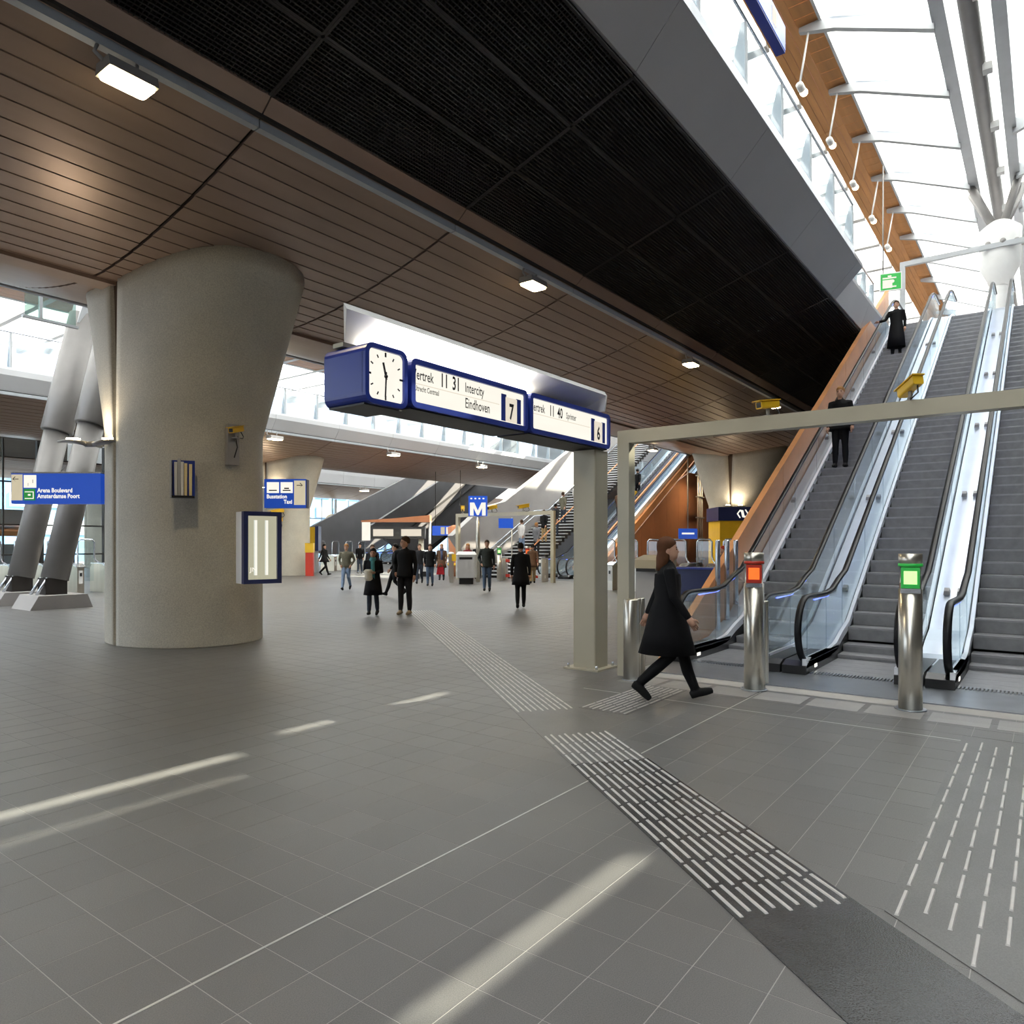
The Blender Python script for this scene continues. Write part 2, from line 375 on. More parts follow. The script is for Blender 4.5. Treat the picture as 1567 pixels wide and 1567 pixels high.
ceiling(-8.5, 'bronze plank ceiling of the unseen viaduct added behind the viewpoint', None, -25, 60, 'ceiling')  # unseen viaduct, added to keep sky light off the concourse
def body(c, prof, label, u0=-30, u1=95):
    m = MB(); m.prism([(c + p, z) for p, z in prof], 'x', u0, u1)
    return tag(m.build('ceiling_deck', 'deck_dark'), label, kind='structure')
def hull_top(n=24, off=0.06): return [(-4.43 + 8.86 * k / n, hull(-4.43 + 8.86 * k / n) + off) for k in range(n + 1)]
body(12.5, [(-7.9, 8.36), (-4.62, 7.36), (-4.6, 7.05)] + hull_top() + [(4.6, 7.05), (4.75, 9.05), (-7.9, 9.05)], 'dark concrete deck of the nearest viaduct')
body(33.8, [(-4.6, 7.05)] + hull_top() + [(4.6, 7.05), (4.62, 7.36), (7.9, 8.36), (7.9, 9.05), (3.0, 9.05), (1.0, 7.72), (-4.7, 7.72)], 'dark concrete deck of the second viaduct')
body(55.4, [(-4.6, 7.05)] + hull_top() + [(4.6, 7.05), (4.75, 9.05), (-4.75, 9.05)], 'dark concrete deck of the far viaduct')
body(-8.5, [(-9.0, 7.3), (-4.6, 7.05)] + hull_top() + [(4.6, 7.05), (5.2, 9.05), (-9.0, 9.05)], 'dark concrete deck of the unseen viaduct added behind the viewpoint', -30, 60)  # body of the added viaduct, blocks sky light from behind
# ---- black lattice ceiling between the copper ceiling and the platform edge
def lattice(ya, za, yb, zb, label, u0, u1, own):
    t = thing('ceiling_lattice', label, None, (0, (ya + yb) / 2, min(za, zb)), kind='structure')
    L = math.hypot(yb - ya, zb - za); d = ((yb - ya) / L, (zb - za) / L)
    def P(u, s, h): return (u, ya + d[0] * s - d[1] * h * (1 if d[0] < 0 else 1), za + d[1] * s - abs(d[0]) * h)
    NB = 3; W = L / NB
    def panel(ua, s0):
        m = MB(); n1 = int(W / 0.055); n2 = int(SEAM / 0.055)
        for q in range(n1 + 1):
            s = s0 + 0.02 + (W - 0.04) * q / n1; w = 0.008 if 0 < q < n1 else 0.018; h = 0.045 if 0 < q < n1 else 0.05
            m.hexa([P(ua + .02, s - w, 0), P(ua + SEAM - .02, s - w, 0), P(ua + SEAM - .02, s + w, 0), P(ua + .02, s + w, 0)],
                   [P(ua + .02, s - w, h), P(ua + SEAM - .02, s - w, h), P(ua + SEAM - .02, s + w, h), P(ua + .02, s + w, h)])
        for q in range(n2 + 1):
            u = ua + .02 + (SEAM - .04) * q / n2; w = 0.004 if 0 < q < n2 else 0.018; h = 0.04 if 0 < q < n2 else 0.05
            m.hexa([P(u - w, s0 + .02, 0), P(u + w, s0 + .02, 0), P(u + w, s0 + W - .02, 0), P(u - w, s0 + W - .02, 0)],
                   [P(u - w, s0 + .02, h), P(u + w, s0 + .02, h), P(u + w, s0 + W - .02, h), P(u - w, s0 + W - .02, h)])
        return m
    k = int((u0 - SEAM0) // SEAM)
    while SEAM0 + k * SEAM < u1:
        if own[0] <= k < own[1]:
            for b in range(NB): panel(SEAM0 + k * SEAM, b * W).build('lattice_panel', 'mesh_black', t, True)
        k += 1
    m = MB(); m.hexa([P(u0, 0, -.05), P(u1, 0, -.05), P(u1, L, -.05), P(u0, L, -.05)], [P(u0, 0, -.01), P(u1, 0, -.01), P(u1, L, -.01), P(u0, L, -.01)])
    m.build('backing_sheet', 'mesh_back', t, True)
lattice(7.78, 7.28, 4.66, 8.28, 'black metal lattice ceiling between copper planks and grey platform edge', -10, 60, (-2, 8))
lattice(38.52, 7.28, 41.64, 8.28, 'black metal lattice band of the second viaduct in the distance', 0, 92, (3, 12))
# ---- pale edge strips that carry the floodlights
def edge_strip(y, z, dz, u0, u1, label, n, side):
    t = thing('trim_%d' % n, label, None, (0, y, z), kind='structure')
    k = int((u0 - SEAM0) // SEAM)
    while SEAM0 + k * SEAM < u1:
        a = SEAM0 + k * SEAM
        MB().box(a + .008, a + SEAM - .008, y - 0.055, y + 0.055, z - 0.05, z + 0.06).build('edge_rail', 'strip_grey', t, True)
        if side: MB().hexa([(a + .01, y - side * .06, z + .05), (a + SEAM - .01, y - side * .06, z + .05), (a + SEAM - .01, y - side * .06, z + .09), (a + .01, y - side * .06, z + .09)],
                  [(a + .01, y - side * .30, z + .25), (a + SEAM - .01, y - side * .30, z + .25), (a + SEAM - .01, y - side * .30, z + .29), (a + .01, y - side * .30, z + .29)]).build('edge_board', 'copper_plank', t, True)
        k += 1
edge_strip(8.02, 6.99, 0, -6, 46, 'pale metal strip edging the copper ceiling beside the black lattice', 1, 1)
edge_strip(29.27, 6.98, 0, 4, 66, 'pale metal strip along the near edge of the second viaduct', 2, 0)
edge_strip(38.3, 6.98, 0, 14, 80, 'pale metal strip along the far edge of the second viaduct', 3, 0)
edge_strip(50.85, 6.98, 0, 30, 80, 'pale metal strip along the near edge of the far viaduct', 4, 0)
edge_strip(17.0, 6.98, 0, -6, 60, 'pale metal strip along the back edge of the nearest viaduct', 5, 0)
# ---- platform edge fascias
def fascia(name, label, prof, u0, u1, mat, first=None, step=SEAM):
    t = thing(name, label, None, (u0, prof[0][0], prof[0][1]), kind='structure')
    a = u0
    while a < u1 - 0.01:
        nxt = min(u1, (math.floor((a - SEAM0 + 1e-6) / step) + 1) * step + SEAM0)
        MB().prism(prof, 'x', a + .006, nxt - .006).build('fascia_panel', mat, t, True); a = nxt
    return t
fascia('wall_platform_edge', 'grey sloping concrete edge of the upper platform above the escalator well', [(4.62, 8.30), (3.95, 9.02), (3.95, 9.12), (4.9, 9.12), (4.9, 8.36)], -8, 20.8, 'fascia')
fascia('wall_platform_return', 'set back grey platform edge beside the top of the left escalator', [(4.62, 8.30), (4.36, 9.02), (4.36, 9.12), (4.9, 9.12), (4.9, 8.36)], 20.8, 31.2, 'fascia')
fascia('wall_second_viaduct', 'pale grey edge of the second viaduct under the bright roof', [(29.2, 7.06), (29.15, 7.12), (28.85, 7.55), (28.85, 7.75), (29.3, 7.75), (29.3, 7.06)], 0, 92, 'fascia_pale')
fascia('wall_back_edge', 'pale grey back edge of the nearest viaduct', [(17.06, 7.06), (17.35, 7.9), (17.35, 9.1), (17.0, 9.1), (17.0, 7.06)], -8, 60, 'fascia_pale')
fascia('wall_far_viaduct', 'pale grey edge of the far viaduct', [(50.8, 7.06), (50.7, 7.9), (50.7, 9.1), (51.0, 9.1), (51.0, 7.06)], 20, 92, 'fascia_pale')
# upper landing behind the escalators
m = MB(); m.box(27.6, 60, -4, 4.7, 8.4, 9.1); tag(m.build('floor_upper_landing', 'fascia'), 'concrete landing at the top of the near escalators', kind='structure')

# ---- pillars
def pillar(uc, vc, label):
    m = MB(); m.smooth = True
    NA = 64; angs = []
    for k in range(NA): angs.append((2 * math.pi * k / NA, 0))
    for tip in (0.0, math.pi):
        angs = [a for a in angs if abs((a[0] - tip + math.pi) % (2 * math.pi) - math.pi) > 0.06]
        w = 0.024; angs += [(tip - w - .004, 0), (tip - w, 1), (tip + w, 1), (tip + w + .004, 0)]
    angs.sort(key=lambda a: a[0] % (2 * math.pi))
    rings = []
    lev = [('z', 0.0), ('z', 0.02), ('z', 1.2), ('z', 2.4), ('z', 3.55)] + [('k', q) for q in np.linspace(0.0, 1.0, 12)]
    for typ, q in lev:
        ring = []
        for a, g in angs:
            ca, sa = math.cos(a), math.sin(a)
            kk = q if typ == 'k' else 0
            e = max(0.0, kk); fl_ = e + 0.02 * math.exp(-((e - 0.0) / .06) ** 2) * 0
            A = 1.23 + 0.17 * fl_ - g * 0.06; B = 1.49 + 0.91 * fl_
            if e: q_ = 2.0 / (2.0 + 0.5 * e); ca = math.copysign(abs(ca) ** q_, ca); sa = math.copysign(abs(sa) ** q_, sa)
            v = B * sa
            z = q if typ == 'z' else 3.62 + kk * (hull(v) + 0.02 - 3.62)
            ring.append((uc + 0.15 * fl_ + A * ca, vc + v, z))
        rings.append(ring)
    m.loft(rings)
    gi = {i for i, a in enumerate(angs) if a[1]}
    n = len(angs); m.mi = []
    for q in m.f:
        col = {i % n for i in q}; m.mi.append(1 if len(q) == 4 and len(col & gi) == 2 else 0)
    m.sm = [len(q) == 4 for q in m.f]
    o = m.build('concrete_pillar', ['pillar', 'groove'])
    return tag(o, label, 'pillar', 'flared concrete viaduct pillars')
pillar(6.88, 12.5, 'large flared concrete pillar with blue signs, at left foreground')
pillar(35.8, 12.5, 'flared concrete pillar behind the yellow and blue information kiosk')
pillar(24.3, 33.8, 'distant flared concrete pillar beside the red and yellow post')
pillar(24.3, 55.4, 'furthest flared concrete pillar near the glass facade')

# ================================================================== ROOF
rt = thing('ceiling_roof', 'glazed station roof with grey fins and timber bands high above', None, (0, 0, 14.6), kind='structure')
def fin(u, ya, za, yb, zb, w=0.09, h=0.42, tip=0.9):
    m = MB(); d = 1 if yb > ya else -1
    lo = [(u - w, ya, za - h), (u + w, ya, za - h), (u + w, yb - d * tip, zb - h), (u - w, yb - d * tip, zb - h)]
    m.hexa([(u - w, ya, za - h), (u + w, ya, za - h), (u + w, ya, za), (u - w, ya, za)],
           [(u - w, yb - d * tip, zb - h * .95), (u + w, yb - d * tip, zb - h * .95), (u + w, yb - d * tip, zb), (u - w, yb - d * tip, zb)])
    m.hexa([(u - w, yb - d * tip, zb - h * .95), (u + w, yb - d * tip, zb - h * .95), (u + w, yb - d * tip, zb), (u - w, yb - d * tip, zb)],
           [(u - w * .8, yb, zb - .14), (u + w * .8, yb, zb - .14), (u + w * .8, yb, zb - .02), (u - w * .8, yb, zb - .02)])
    return m
FU = [20.4 + 3.3 * k for k in range(-9, 13)]
ZR, ZL = 14.75, 15.75
for u in FU:
    fin(u, 2.25, ZR, 5.45, ZL).build('roof_fin', 'fin', rt, True)
CLEAR = []
def pane(u0, u1, ya, za, yb, zb, name='roof_pane', mat='roof_glass'):
    MB().hexa([(u0, ya, za), (u1, ya, za), (u1, yb, zb), (u0, yb, zb)], [(u0, ya, za + .03), (u1, ya, za + .03), (u1, yb, zb + .03), (u0, yb, zb + .03)]).build(name, mat, rt, True)
for a, b in zip(FU[:-1], FU[1:]):
    pane(a + .1, b - .1, 2.25, ZR + .05, 4.95, ZL + .03)
# the slope on the camera side is panelled; added clear slots in it throw sun patches on the floor
def slope_z(y): return ZR + (0.9 - y) * (16.9 - ZR) / 6.9
HOLES = []
def sun_hole(u, v, lu, lv):   # floor spot -> opening in that roof slope
    d = SUN_DIR; k = 16.0
    for _ in range(8): k = slope_z(v - d.y / -d.z * k); k = k
    return (u - d.x / -d.z * k, v - d.y / -d.z * k, lu, lv)
HOLES = [sun_hole(2.25, 5.22, 2.3, 0.13), sun_hole(2.74, 1.77, 1.75, 0.085), sun_hole(2.2, 4.72, 1.9, 0.035), sun_hole(5.1, 5.5, 2.2, 0.11), sun_hole(1.6, 6.1, 1.2, 0.05)]
for u in FU:
    if all(abs(u - h[0]) > h[2] / 2 + .9 for h in HOLES): fin(u, 0.9, ZR, -6.0, 16.9, tip=0.2).build('roof_fin', 'fin', rt, True)
def slope_panels():
    y0, y1 = 0.9, -6.0
    ucuts = sorted(set([FU[0], FU[-1]] + [h[0] - h[2] / 2 for h in HOLES] + [h[0] + h[2] / 2 for h in HOLES] + FU))
    ycuts = sorted(set([y0, y1, -2.5] + [y for h in HOLES for y in (h[1] - h[3] / 2, h[1] + h[3] / 2) if y1 < y < y0]))
    solid = MB(); clear = []
    for a, b in zip(ucuts[:-1], ucuts[1:]):
        run = None
        for p, q in zip(ycuts[:-1], ycuts[1:]):
            mu, my = (a + b) / 2, (p + q) / 2
            inh = any(abs(mu - h[0]) < h[2] / 2 and abs(my - h[1]) < h[3] / 2 for h in HOLES)
            lo = [(a, p, slope_z(p) + .05), (b, p, slope_z(p) + .05), (b, q, slope_z(q) + .05), (a, q, slope_z(q) + .05)]
            hi = [(x, y, z + .02) for x, y, z in lo]
            if inh: clear.append((lo, hi))
            else: solid.hexa(lo, hi)
    solid.build('roof_pane_field', 'roof_glass', rt, True)
    for lo, hi in clear: MB().hexa(lo, hi).build('sun_patch_pane', 'glass_clear', rt, True)  # slots placed by tracing the wanted floor patches back along the sun
slope_panels()
pane(FU[0], FU[-1], 0.9, ZR + .13, 2.3, ZR + .13)
# gutter pipe over the escalator well
m = MB(); m.tube([(-8, 1.55, ZR - .15), (62, 1.55, ZR - .15)], 0.21, 14); m.build('gutter_pipe', 'tube_grey', rt, True)
m = MB(); m.box(-8, 62, 2.0, 2.3, ZR - .25, ZR + .12); m.build('gutter_beam', 'fin', rt, True)
m = MB(); m.box(-8, 62, 0.8, 1.1, ZR - .25, ZR + .12); m.build('gutter_beam', 'fin', rt, True)
for u in FU[3:14]:
    MB().box(u - .9, u - .62, 1.2, 1.42, ZR - .46, ZR - .26).build('pipe_light', 'white_paint', rt, True)
# timber band over the platform: cross boards then lengthwise boards
k = 0; u = -8.0
while u < 60:
    m = MB(); m.box(u + .01, u + .54, 4.92, 5.5, ZL + .04 , ZL + .09); m.build('timber_board', 'wood', rt, True); u += 0.55
for j in range(4):
    a = 5.5 + j * 0.2
    for u in (-8, 9, 26, 43): MB().hexa([(u, a + .008, ZL + .04 - j * .035), (u + 16.98, a + .008, ZL + .04 - j * .035), (u + 16.98, a + .192, ZL + .005 - j * .035), (u, a + .192, ZL + .005 - j * .035)],
        [(u, a + .008, ZL + .09), (u + 16.98, a + .008, ZL + .09), (u + 16.98, a + .192, ZL + .09), (u, a + .192, ZL + .09)]).build('timber_board', 'wood', rt, True)
MB().box(-8, 60, 4.86, 4.93, ZL - .06, ZL + .12).build('glazing_bar', 'fin', rt, True)
# roof field over the other platforms and tracks: white ribs with bright panes between
ribs = []
for a, b in zip(FU[:-1], FU[1:]):
    for ya, yb in ((6.4, 10.0), (10.4, 16.6), (17.2, 18.5), (18.5, 28.5), (29.2, 36.0), (36.6, 43.0), (47.4, 58.0)):
        pane(a + .16, b - .16, ya, 15.9, yb, 15.9, mat='glass_clear' if ya == 18.5 and 43 < a < 49 else 'roof_glass')  # clear bays added so the sun reaches the stair wall
for u in FU:
    MB().box(u - .16, u + .16, 6.3, 60, 15.55, 15.95).build('roof_rib', 'white_paint', rt, True)
for y in (10.2, 16.9, 28.85, 36.3, 43.2, 47.2):
    MB().box(FU[0], FU[-1], y - .2, y + .2, 15.6, 15.96).build('roof_purlin', 'white_paint', rt, True)
for j in range(8):
    a = 43.4 + j * 0.46
    MB().box(-8, 60, a + .01, a + .45, 15.6, 15.66).build('timber_board', 'wood', rt, True)
# end of the roof over the far edge
m = MB(); m.box(FU[0], FU[-1], 58.0, 60, 15.9, 15.95); m.build('roof_verge', 'white_paint', rt, True)
# node column above the escalators with its struts
t = thing('roof_column', 'white steel roof column with flared head above the right escalators', 'column', (31.0, 1.4, 9.1))
m = MB(); m.tube([(31, 1.4, 9.1), (31, 1.4, 12.6)], 0.26, 14); m.build('shaft', 'white_paint', t, True)
m = MB(); m.lathe([(0.3, 10.9), (0.62, 11.6), (0.66, 12.9), (0.3, 13.2)], 31, 1.4, 16); m.build('head', 'white_paint', t, True)
for du, dv in ((-0.5, 0.9), (0.5, 0.9), (-0.5, -0.6), (0.6, -0.7)):
    m = MB(); m.tube([(31, 1.4, 12.7), (31 + du, 1.4 + dv, 14.6)], 0.13, 10); m.build('strut', 'tube_grey', t, True)
for a in range(5):
    an = R(150 + a * 40); MB().ball((31 + .66 * math.cos(an), 1.4 + .66 * math.sin(an), 12.3), 0.09).build('bolt_cap', 'tube_grey', t, True)

# ---- glass balustrade on the platform edge
def balustrade(label, y, us, z=9.12, hgt=1.15, group='platform balustrades'):
    t = thing('glass_balustrade', label, 'balustrade', (us[0], y, z), group=group)
    for u in us:
        MB().prism([(y - .04, z), (y + .30, z), (y + .06, z + hgt), (y - .03, z + hgt)], 'x', u - .03, u + .03).build('post', 'grey_paint', t, True)
    for a, b in zip(us[:-1], us[1:]):
        MB().box(a + .05, b - .05, y - .015, y + .005, z + .08, z + hgt - .06).build('glass_panel', 'glass', t, True)
    m = MB(); m.tube([(us[0], y - .02, z + hgt + .02), (us[-1], y - .02, z + hgt + .02)], .028, 8); m.build('handrail', 'steel_cool', t, True)
    m = MB(); m.box(us[0], us[-1], y - .06, y - .02, z - .1, z + .08); m.build('edge_channel', 'skirt_white', t, True)
    return t
balustrade('glass balustrade with grey fin posts along the upper platform edge', 4.0, [3.75 + 2 * k for k in range(9)])
balustrade('set back glass balustrade beside the top of the left escalator', 4.66, [20.95 + 1.3 * k for k in range(5)])
balustrade('long row of glass screens along the edge of the second viaduct', 28.95, [4 + 1.87 * k for k in range(34)], 7.75, 1.3)
# ================================================================== ESCALATORS
K30 = math.tan(R(30))
def esc_path(u0, zt, off, lead=2.0, tail=1.6, n=8):
    """line that lies `off` above the step noses: flat, incline, flat (points u,z)"""
    ue = u0 + zt / K30
    return [(u0 - lead, off), (u0 - .75, off), (u0 - .35, off + .035), (u0 + .05, off + .17), (u0 + .5, off + .5 * K30)] + \
           [(u0 + (ue - u0) * k / n, off + zt * k / n) for k in range(1, n)] + [(ue - .5, off + zt - .5 * K30), (ue - .05, off + zt - .1), (ue + .45, off + zt), (ue + tail, off + zt)]
def ribbon(path, y0, y1, dz0, dz1):       # box-section strip that follows a path, thickness dz0..dz1 about it
    m = MB()
    for a, b in zip(path[:-1], path[1:]):
        m.hexa([(a[0], y0, a[1] + dz0), (b[0], y0, b[1] + dz0), (b[0], y1, b[1] + dz0), (a[0], y1, a[1] + dz0)],
               [(a[0], y0, a[1] + dz1), (b[0], y0, b[1] + dz1), (b[0], y1, b[1] + dz1), (a[0], y1, a[1] + dz1)])
    return m
def escalator(label, vc, u0=11.7, zt=9.1, half=0.5, rail=0.57, outer=0.82, group='near bank of escalators', detail=True, knobs=True, hr_col='rubber', deck='steel_deck', lead=2.0):
    t = thing('escalator', label, 'escalator', (u0 - 1.9, vc, 0), group=group)
    ue = u0 + zt / K30; rise = 0.2; tread = rise / K30
    # steps
    m = MB(); m.m = 0; m.box(0, tread + .02, -half, half, -.03, 0); m.m = 1
    m.hexa([(0, -half, -.03), (.02, -half, -.03), (.02, half, -.03), (0, half, -.03)], [(.03, -half, -rise + .002), (.06, -half, -rise + .002), (.06, half, -rise + .002), (.03, half, -rise + .002)])
    m.m = 0; m.box(-.006, .012, -half, half, -.022, .001)
    me = m.mesh('step', ['step', 'step_riser'])
    n = int(round(zt / rise)); base = Vector((u0 - 1.9, vc, 0))
    for k in range(-4, n + 3):
        z = min(max(0.0, (k) * rise - 0.03 * (1 if 0 < k < 2 else 0)), zt)
        if k == 0: z = 0.06
        o = inst(me, 'step', t, (u0 + k * tread - tread * .9 - base.x, 0, z + .012))
    # skirts, inner decks, glass, rails on both sides
    for s in (-1, 1):
        ya, yb = vc + s * (half + .01), vc + s * (half + .035)
        ribbon(esc_path(u0, zt, 0), min(ya, yb), max(ya, yb), -.25, .10).build('skirt_panel', 'black', t, True)
        ya, yb = vc + s * (half + .005), vc + s * (rail - .012)
        ribbon(esc_path(u0, zt, .10), min(ya, yb), max(ya, yb), -.005, .11).build('inner_deck', 'skirt_white', t, True)
        ya, yb = vc + s * (rail + .015), vc + s * outer
        ribbon(esc_path(u0, zt, .10, lead=1.2), min(ya, yb), max(ya, yb), -.4, .06).build('outer_deck', deck, t, True)
        yg = vc + s * rail; hp = esc_path(u0, zt, 1.0); gp = esc_path(u0, zt, .2)
        dense = [hp[0][0] + 0.28, u0 - .7, u0 + .3] + [u0 + .3 + (ue - .3 - u0) * k / 9 for k in range(1, 10)] + [ue + .4, ue + 1.5]
        hi = lambda u: float(np.interp(u, [p[0] for p in hp], [p[1] for p in hp])); lo = lambda u: float(np.interp(u, [p[0] for p in gp], [p[1] for p in gp]))
        for a, b in zip(dense[:-1], dense[1:]):
            us = [a + .006 + (b - a - .012) * q / 4 for q in range(5)]
            g = MB(); g.loft([[(p, yg - .006, lo(p)), (p, yg + .006, lo(p)), (p, yg + .006, hi(p) - .03), (p, yg - .006, hi(p) - .03)] for p in us])
            g.build('glass_panel', 'glass', t, True)
        # newel glass: half disc
        ux = hp[0][0] + .28; g = MB(); poly = [(ux, .2)] + [(ux - .40 * math.sin(R(a)), .585 - .385 * math.cos(R(a))) for a in range(0, 181, 15)] + [(ux, .97)]
        g.prism(poly[1:-1], 'y', yg - .006, yg + .006); g.build('newel_glass', 'glass', t, True)
        # handrail loop
        path = [(ux + .9, .14), (ux + .2, .15)] + [(ux - .44 * math.sin(R(a)), .58 - .43 * math.cos(R(a))) for a in range(0, 181, 15)] + [p for p in hp if p[0] > ux + .3]
        m = MB(); ring = []
        for i, p in enumerate(path):
            a = path[max(0, i - 1)]; b = path[min(len(path) - 1, i + 1)]; d = Vector((b[0] - a[0], b[1] - a[1])).normalized(); nn = Vector((-d.y, d.x))
            ring.append([(p[0] + nn.x * h, yg + w, p[1] + nn.y * h) for w, h in ((-.04, -.02), (.04, -.02), (.045, 0), (.03, .02), (-.03, .02), (-.045, 0))])
        m.smooth = True; m.loft(ring); hr = m.build('handrail', hr_col, t, True)
        m = MB(); ring = []
        for i, p in enumerate(path[2:]):
            i += 2; a = path[max(0, i - 1)]; b = path[min(len(path) - 1, i + 1)]; d = Vector((b[0] - a[0], b[1] - a[1])).normalized(); nn = Vector((-d.y, d.x))
            ring.append([(p[0] + nn.x * h, yg + w, p[1] + nn.y * h) for w, h in ((-.018, -.05), (.018, -.05), (.018, -.02), (-.018, -.02))])
        m.loft(ring); m.build('rail_guide', 'steel_cool', hr, True)
        blp = [(u, hi(u) - .058) for u in np.linspace(ux + .35, ue, 24)]
        ribbon(blp, yg - s * .0 - .012, yg + .012, -.008, .006).build('light_strip', 'blue_light', hr, True)
        # newel base with marker lamp
        m = MB(); bx0, bx1 = ux - .30, u0 - .2; yi, yo = vc + s * (half + .005), vc + s * (outer - .014)
        y0_, y1_ = min(yi, yo), max(yi, yo)
        m.prism([(bx0, .0), (bx1, .0), (bx1, .17), (bx0 + .16, .17), (bx0, .12)], 'y', y0_, y1_); nb = m.build('newel_base', 'black', t, True)
        mk = MB(); yy = y0_ - .003 if s > 0 else y0_ - .003
        mk.box(bx0 + .42, bx0 + .54, y0_ - .006, y0_, .055, .10); mk.build('marker_lamp', 'marker', nb, True)
        mk = MB(); mk.prism([(bx0 + .17, .172), (bx1, .172), (bx1, .21), (bx0 + .26, .21)], 'y', min(ya, vc + s * (half + .005)), max(ya, vc + s * (half + .005))); mk.build('base_deck', 'skirt_white', nb, True)
        if knobs:
            u = u0 + 1.3
            while u < ue:
                z = (u - u0) * K30 + .19; yk = vc + s * (outer - .09)
                MB().hexa([(u - .05, yk - .045, z - .03), (u + .05, yk - .045, z + .03), (u + .05, yk + .045, z + .03), (u - .05, yk + .045, z - .03)],
                          [(u - .06, yk - .035, z + .03), (u + .01, yk - .035, z + .08), (u + .01, yk + .035, z + .08), (u - .06, yk + .035, z + .03)]).build('deck_knob', 'tube_grey', t, True)
                u += 2.9
    # truss below, landing plates, combs
    tp = [(u0 - 1.1, -.0), (u0 - .2, -.0)] + [(u0 + (ue - u0) * k / 6, zt * k / 6) for k in range(1, 7)] + [(ue + 1.6, zt)]
    ribbon([(u0 + 1.9, 1.9 * K30), (ue - .6, zt - .6 * K30)], vc - outer, vc + outer, -1.1, -.3).build('truss', 'deck_dark', t, True)
    m = MB(); m.box(u0 - 2.93, u0 - 1.86, vc - outer, vc + outer, -.003, .012); m.build('landing_plate', 'comb', t, True)
    m = MB()
    for q in range(26): y = vc - half + .02 + q * .0385; m.box(u0 - 1.9, u0 - 1.72, y - .01, y + .01, .01, .028)
    m.build('comb_plate', 'comb', t, True)
    m = MB(); m.box(ue + .2, ue + 1.7, vc - outer, vc + outer, zt + .0, zt + .012); m.build('landing_plate', 'comb', t, True)
    return t
VC = [3.64, 2.0, 0.36]
E1 = escalator('left escalator of the near bank, copper clad on its far side', VC[0])
E2 = escalator('middle escalator of the near bank, between the two lit bollards', VC[1])
E3 = escalator('right escalator of the near bank, cut by the picture edge', VC[2])
# copper parapet beside the left escalator
cz = lambda u: (u - 11.7) * K30 + 1.15
a = 9.75
while a < 27.8:
    b = min(a + 2.9, 28.0)
    low = lambda u: max(0.0, cz(u) - 1.75)
    MB().hexa([(a + .008, 4.48, low(a)), (b - .008, 4.48, low(b)), (b - .008, 4.60, low(b)), (a + .008, 4.60, low(a))],
              [(a + .008, 4.48, cz(a)), (b - .008, 4.48, cz(b)), (b - .008, 4.60, cz(b)), (a + .008, 4.60, cz(a))]).build('copper_panel', 'copper_clad', E1, True)
    a = b
# ---- second bank and stairs in the middle distance
U2 = 31.2
E4 = escalator('distant escalator with copper side wall, beside the second pillar', 17.9, U2, 9.1, group='far bank of escalators', knobs=False)
E5 = escalator('distant escalator between the copper walled one and the stairs', 19.54, U2, 9.1, group='far bank of escalators', knobs=False)
for E_ in (E4, E5): ribbon([(U2 - 1.0, .5), (U2 + .3, .95), (U2 + 15.0, .95 + 14.7 * K30)], E_.location.y - .78, E_.location.y - .7, -.1, .1).build('copper_trim', 'copper_clad', E_, True)
a = U2 - 1.9
cz2 = lambda u: max(0.05, (u - U2) * K30 + 1.05)
while a < 46:
    b = a + 1.55
    MB().hexa([(a + .008, 16.96, 0), (b - .008, 16.96, 0), (b - .008, 17.06, 0), (a + .008, 17.06, 0)],
              [(a + .008, 16.96, min(cz2(a), 5.9 + (a - 40) * .0)), (b - .008, 16.96, min(cz2(b), 5.9)), (b - .008, 17.06, min(cz2(b), 5.9)), (a + .008, 17.06, min(cz2(a), 5.9))]).build('copper_panel', 'copper_wall', E4, True)
    a = b
ribbon([(U2 - 1.95, .15), (U2 + 15.5, .15 + 17.45 * K30)], 16.86, 17.1, -.05, .38).build('copper_edge', 'copper_clad', E4, True)
ribbon([(U2 - 1.95, .55), (U2 + 15.5, .55 + 17.45 * K30)], 17.02, 17.16, -.05, .22).build('white_edge', 'skirt_white', E4, True)
def staircase(label, y0, y1, ub, zt, wall_y, group=None):
    t = thing('staircase', label, 'stairs', (ub, (y0 + y1) / 2, 0))
    n = 52; rise = zt / n; tread = rise / math.tan(R(29.5))
    m = MB(); m.m = 0; m.box(-.03, tread + .02, y0 - (y0 + y1) / 2, y1 - (y0 + y1) / 2, -.05, 0); m.m = 1; m.box(.02, tread, y0 - (y0 + y1) / 2 + .02, y1 - (y0 + y1) / 2 - .02, -rise - .12, -.05)
    me = m.mesh('stair_step', ['fascia_pale', 'deck_dark'])
    for k in range(n): inst(me, 'stair_step', t, (k * tread, 0, (k + 1) * rise))
    ut = ub + n * tread
    prof = [(ub - 2.2, 2.1), (ub + .1, 3.55), (ub + 2.0, 3.95), (ut + 1.5, zt + 3.0), (ut + 1.5, zt - .6), (ub + 4.5, 1.3), (ub + 1.2, -.0), (ub - 0.2, 0.0)]
    MB().prism(prof, 'y', wall_y, wall_y + .35).build('side_wall', 'concrete', t, True)
    for h in (1.0, .72):
        m = MB(); m.tube([(ub - .3, wall_y - .12, h), (ub + 4.5 * 1, wall_y - .12, h + 4.5 * math.tan(R(29.5))), (ub + 5.9, wall_y - .12, h + 4.5 * math.tan(R(29.5)) + .1), (ut, wall_y - .12, zt + h - .6)], .035, 8); m.build('handrail', 'steel_cool', t, True)
    m = MB(); m.tube([(ub - .2, y0 + .1, .95), (ut, y0 + .1, zt + .95)], .03, 8); m.build('handrail', 'copper_clad', t, True)
    return t
staircase('wide staircase with pale treads and concrete side wall in the middle distance', 20.5, 23.1, 28.4, 9.1, 23.15)
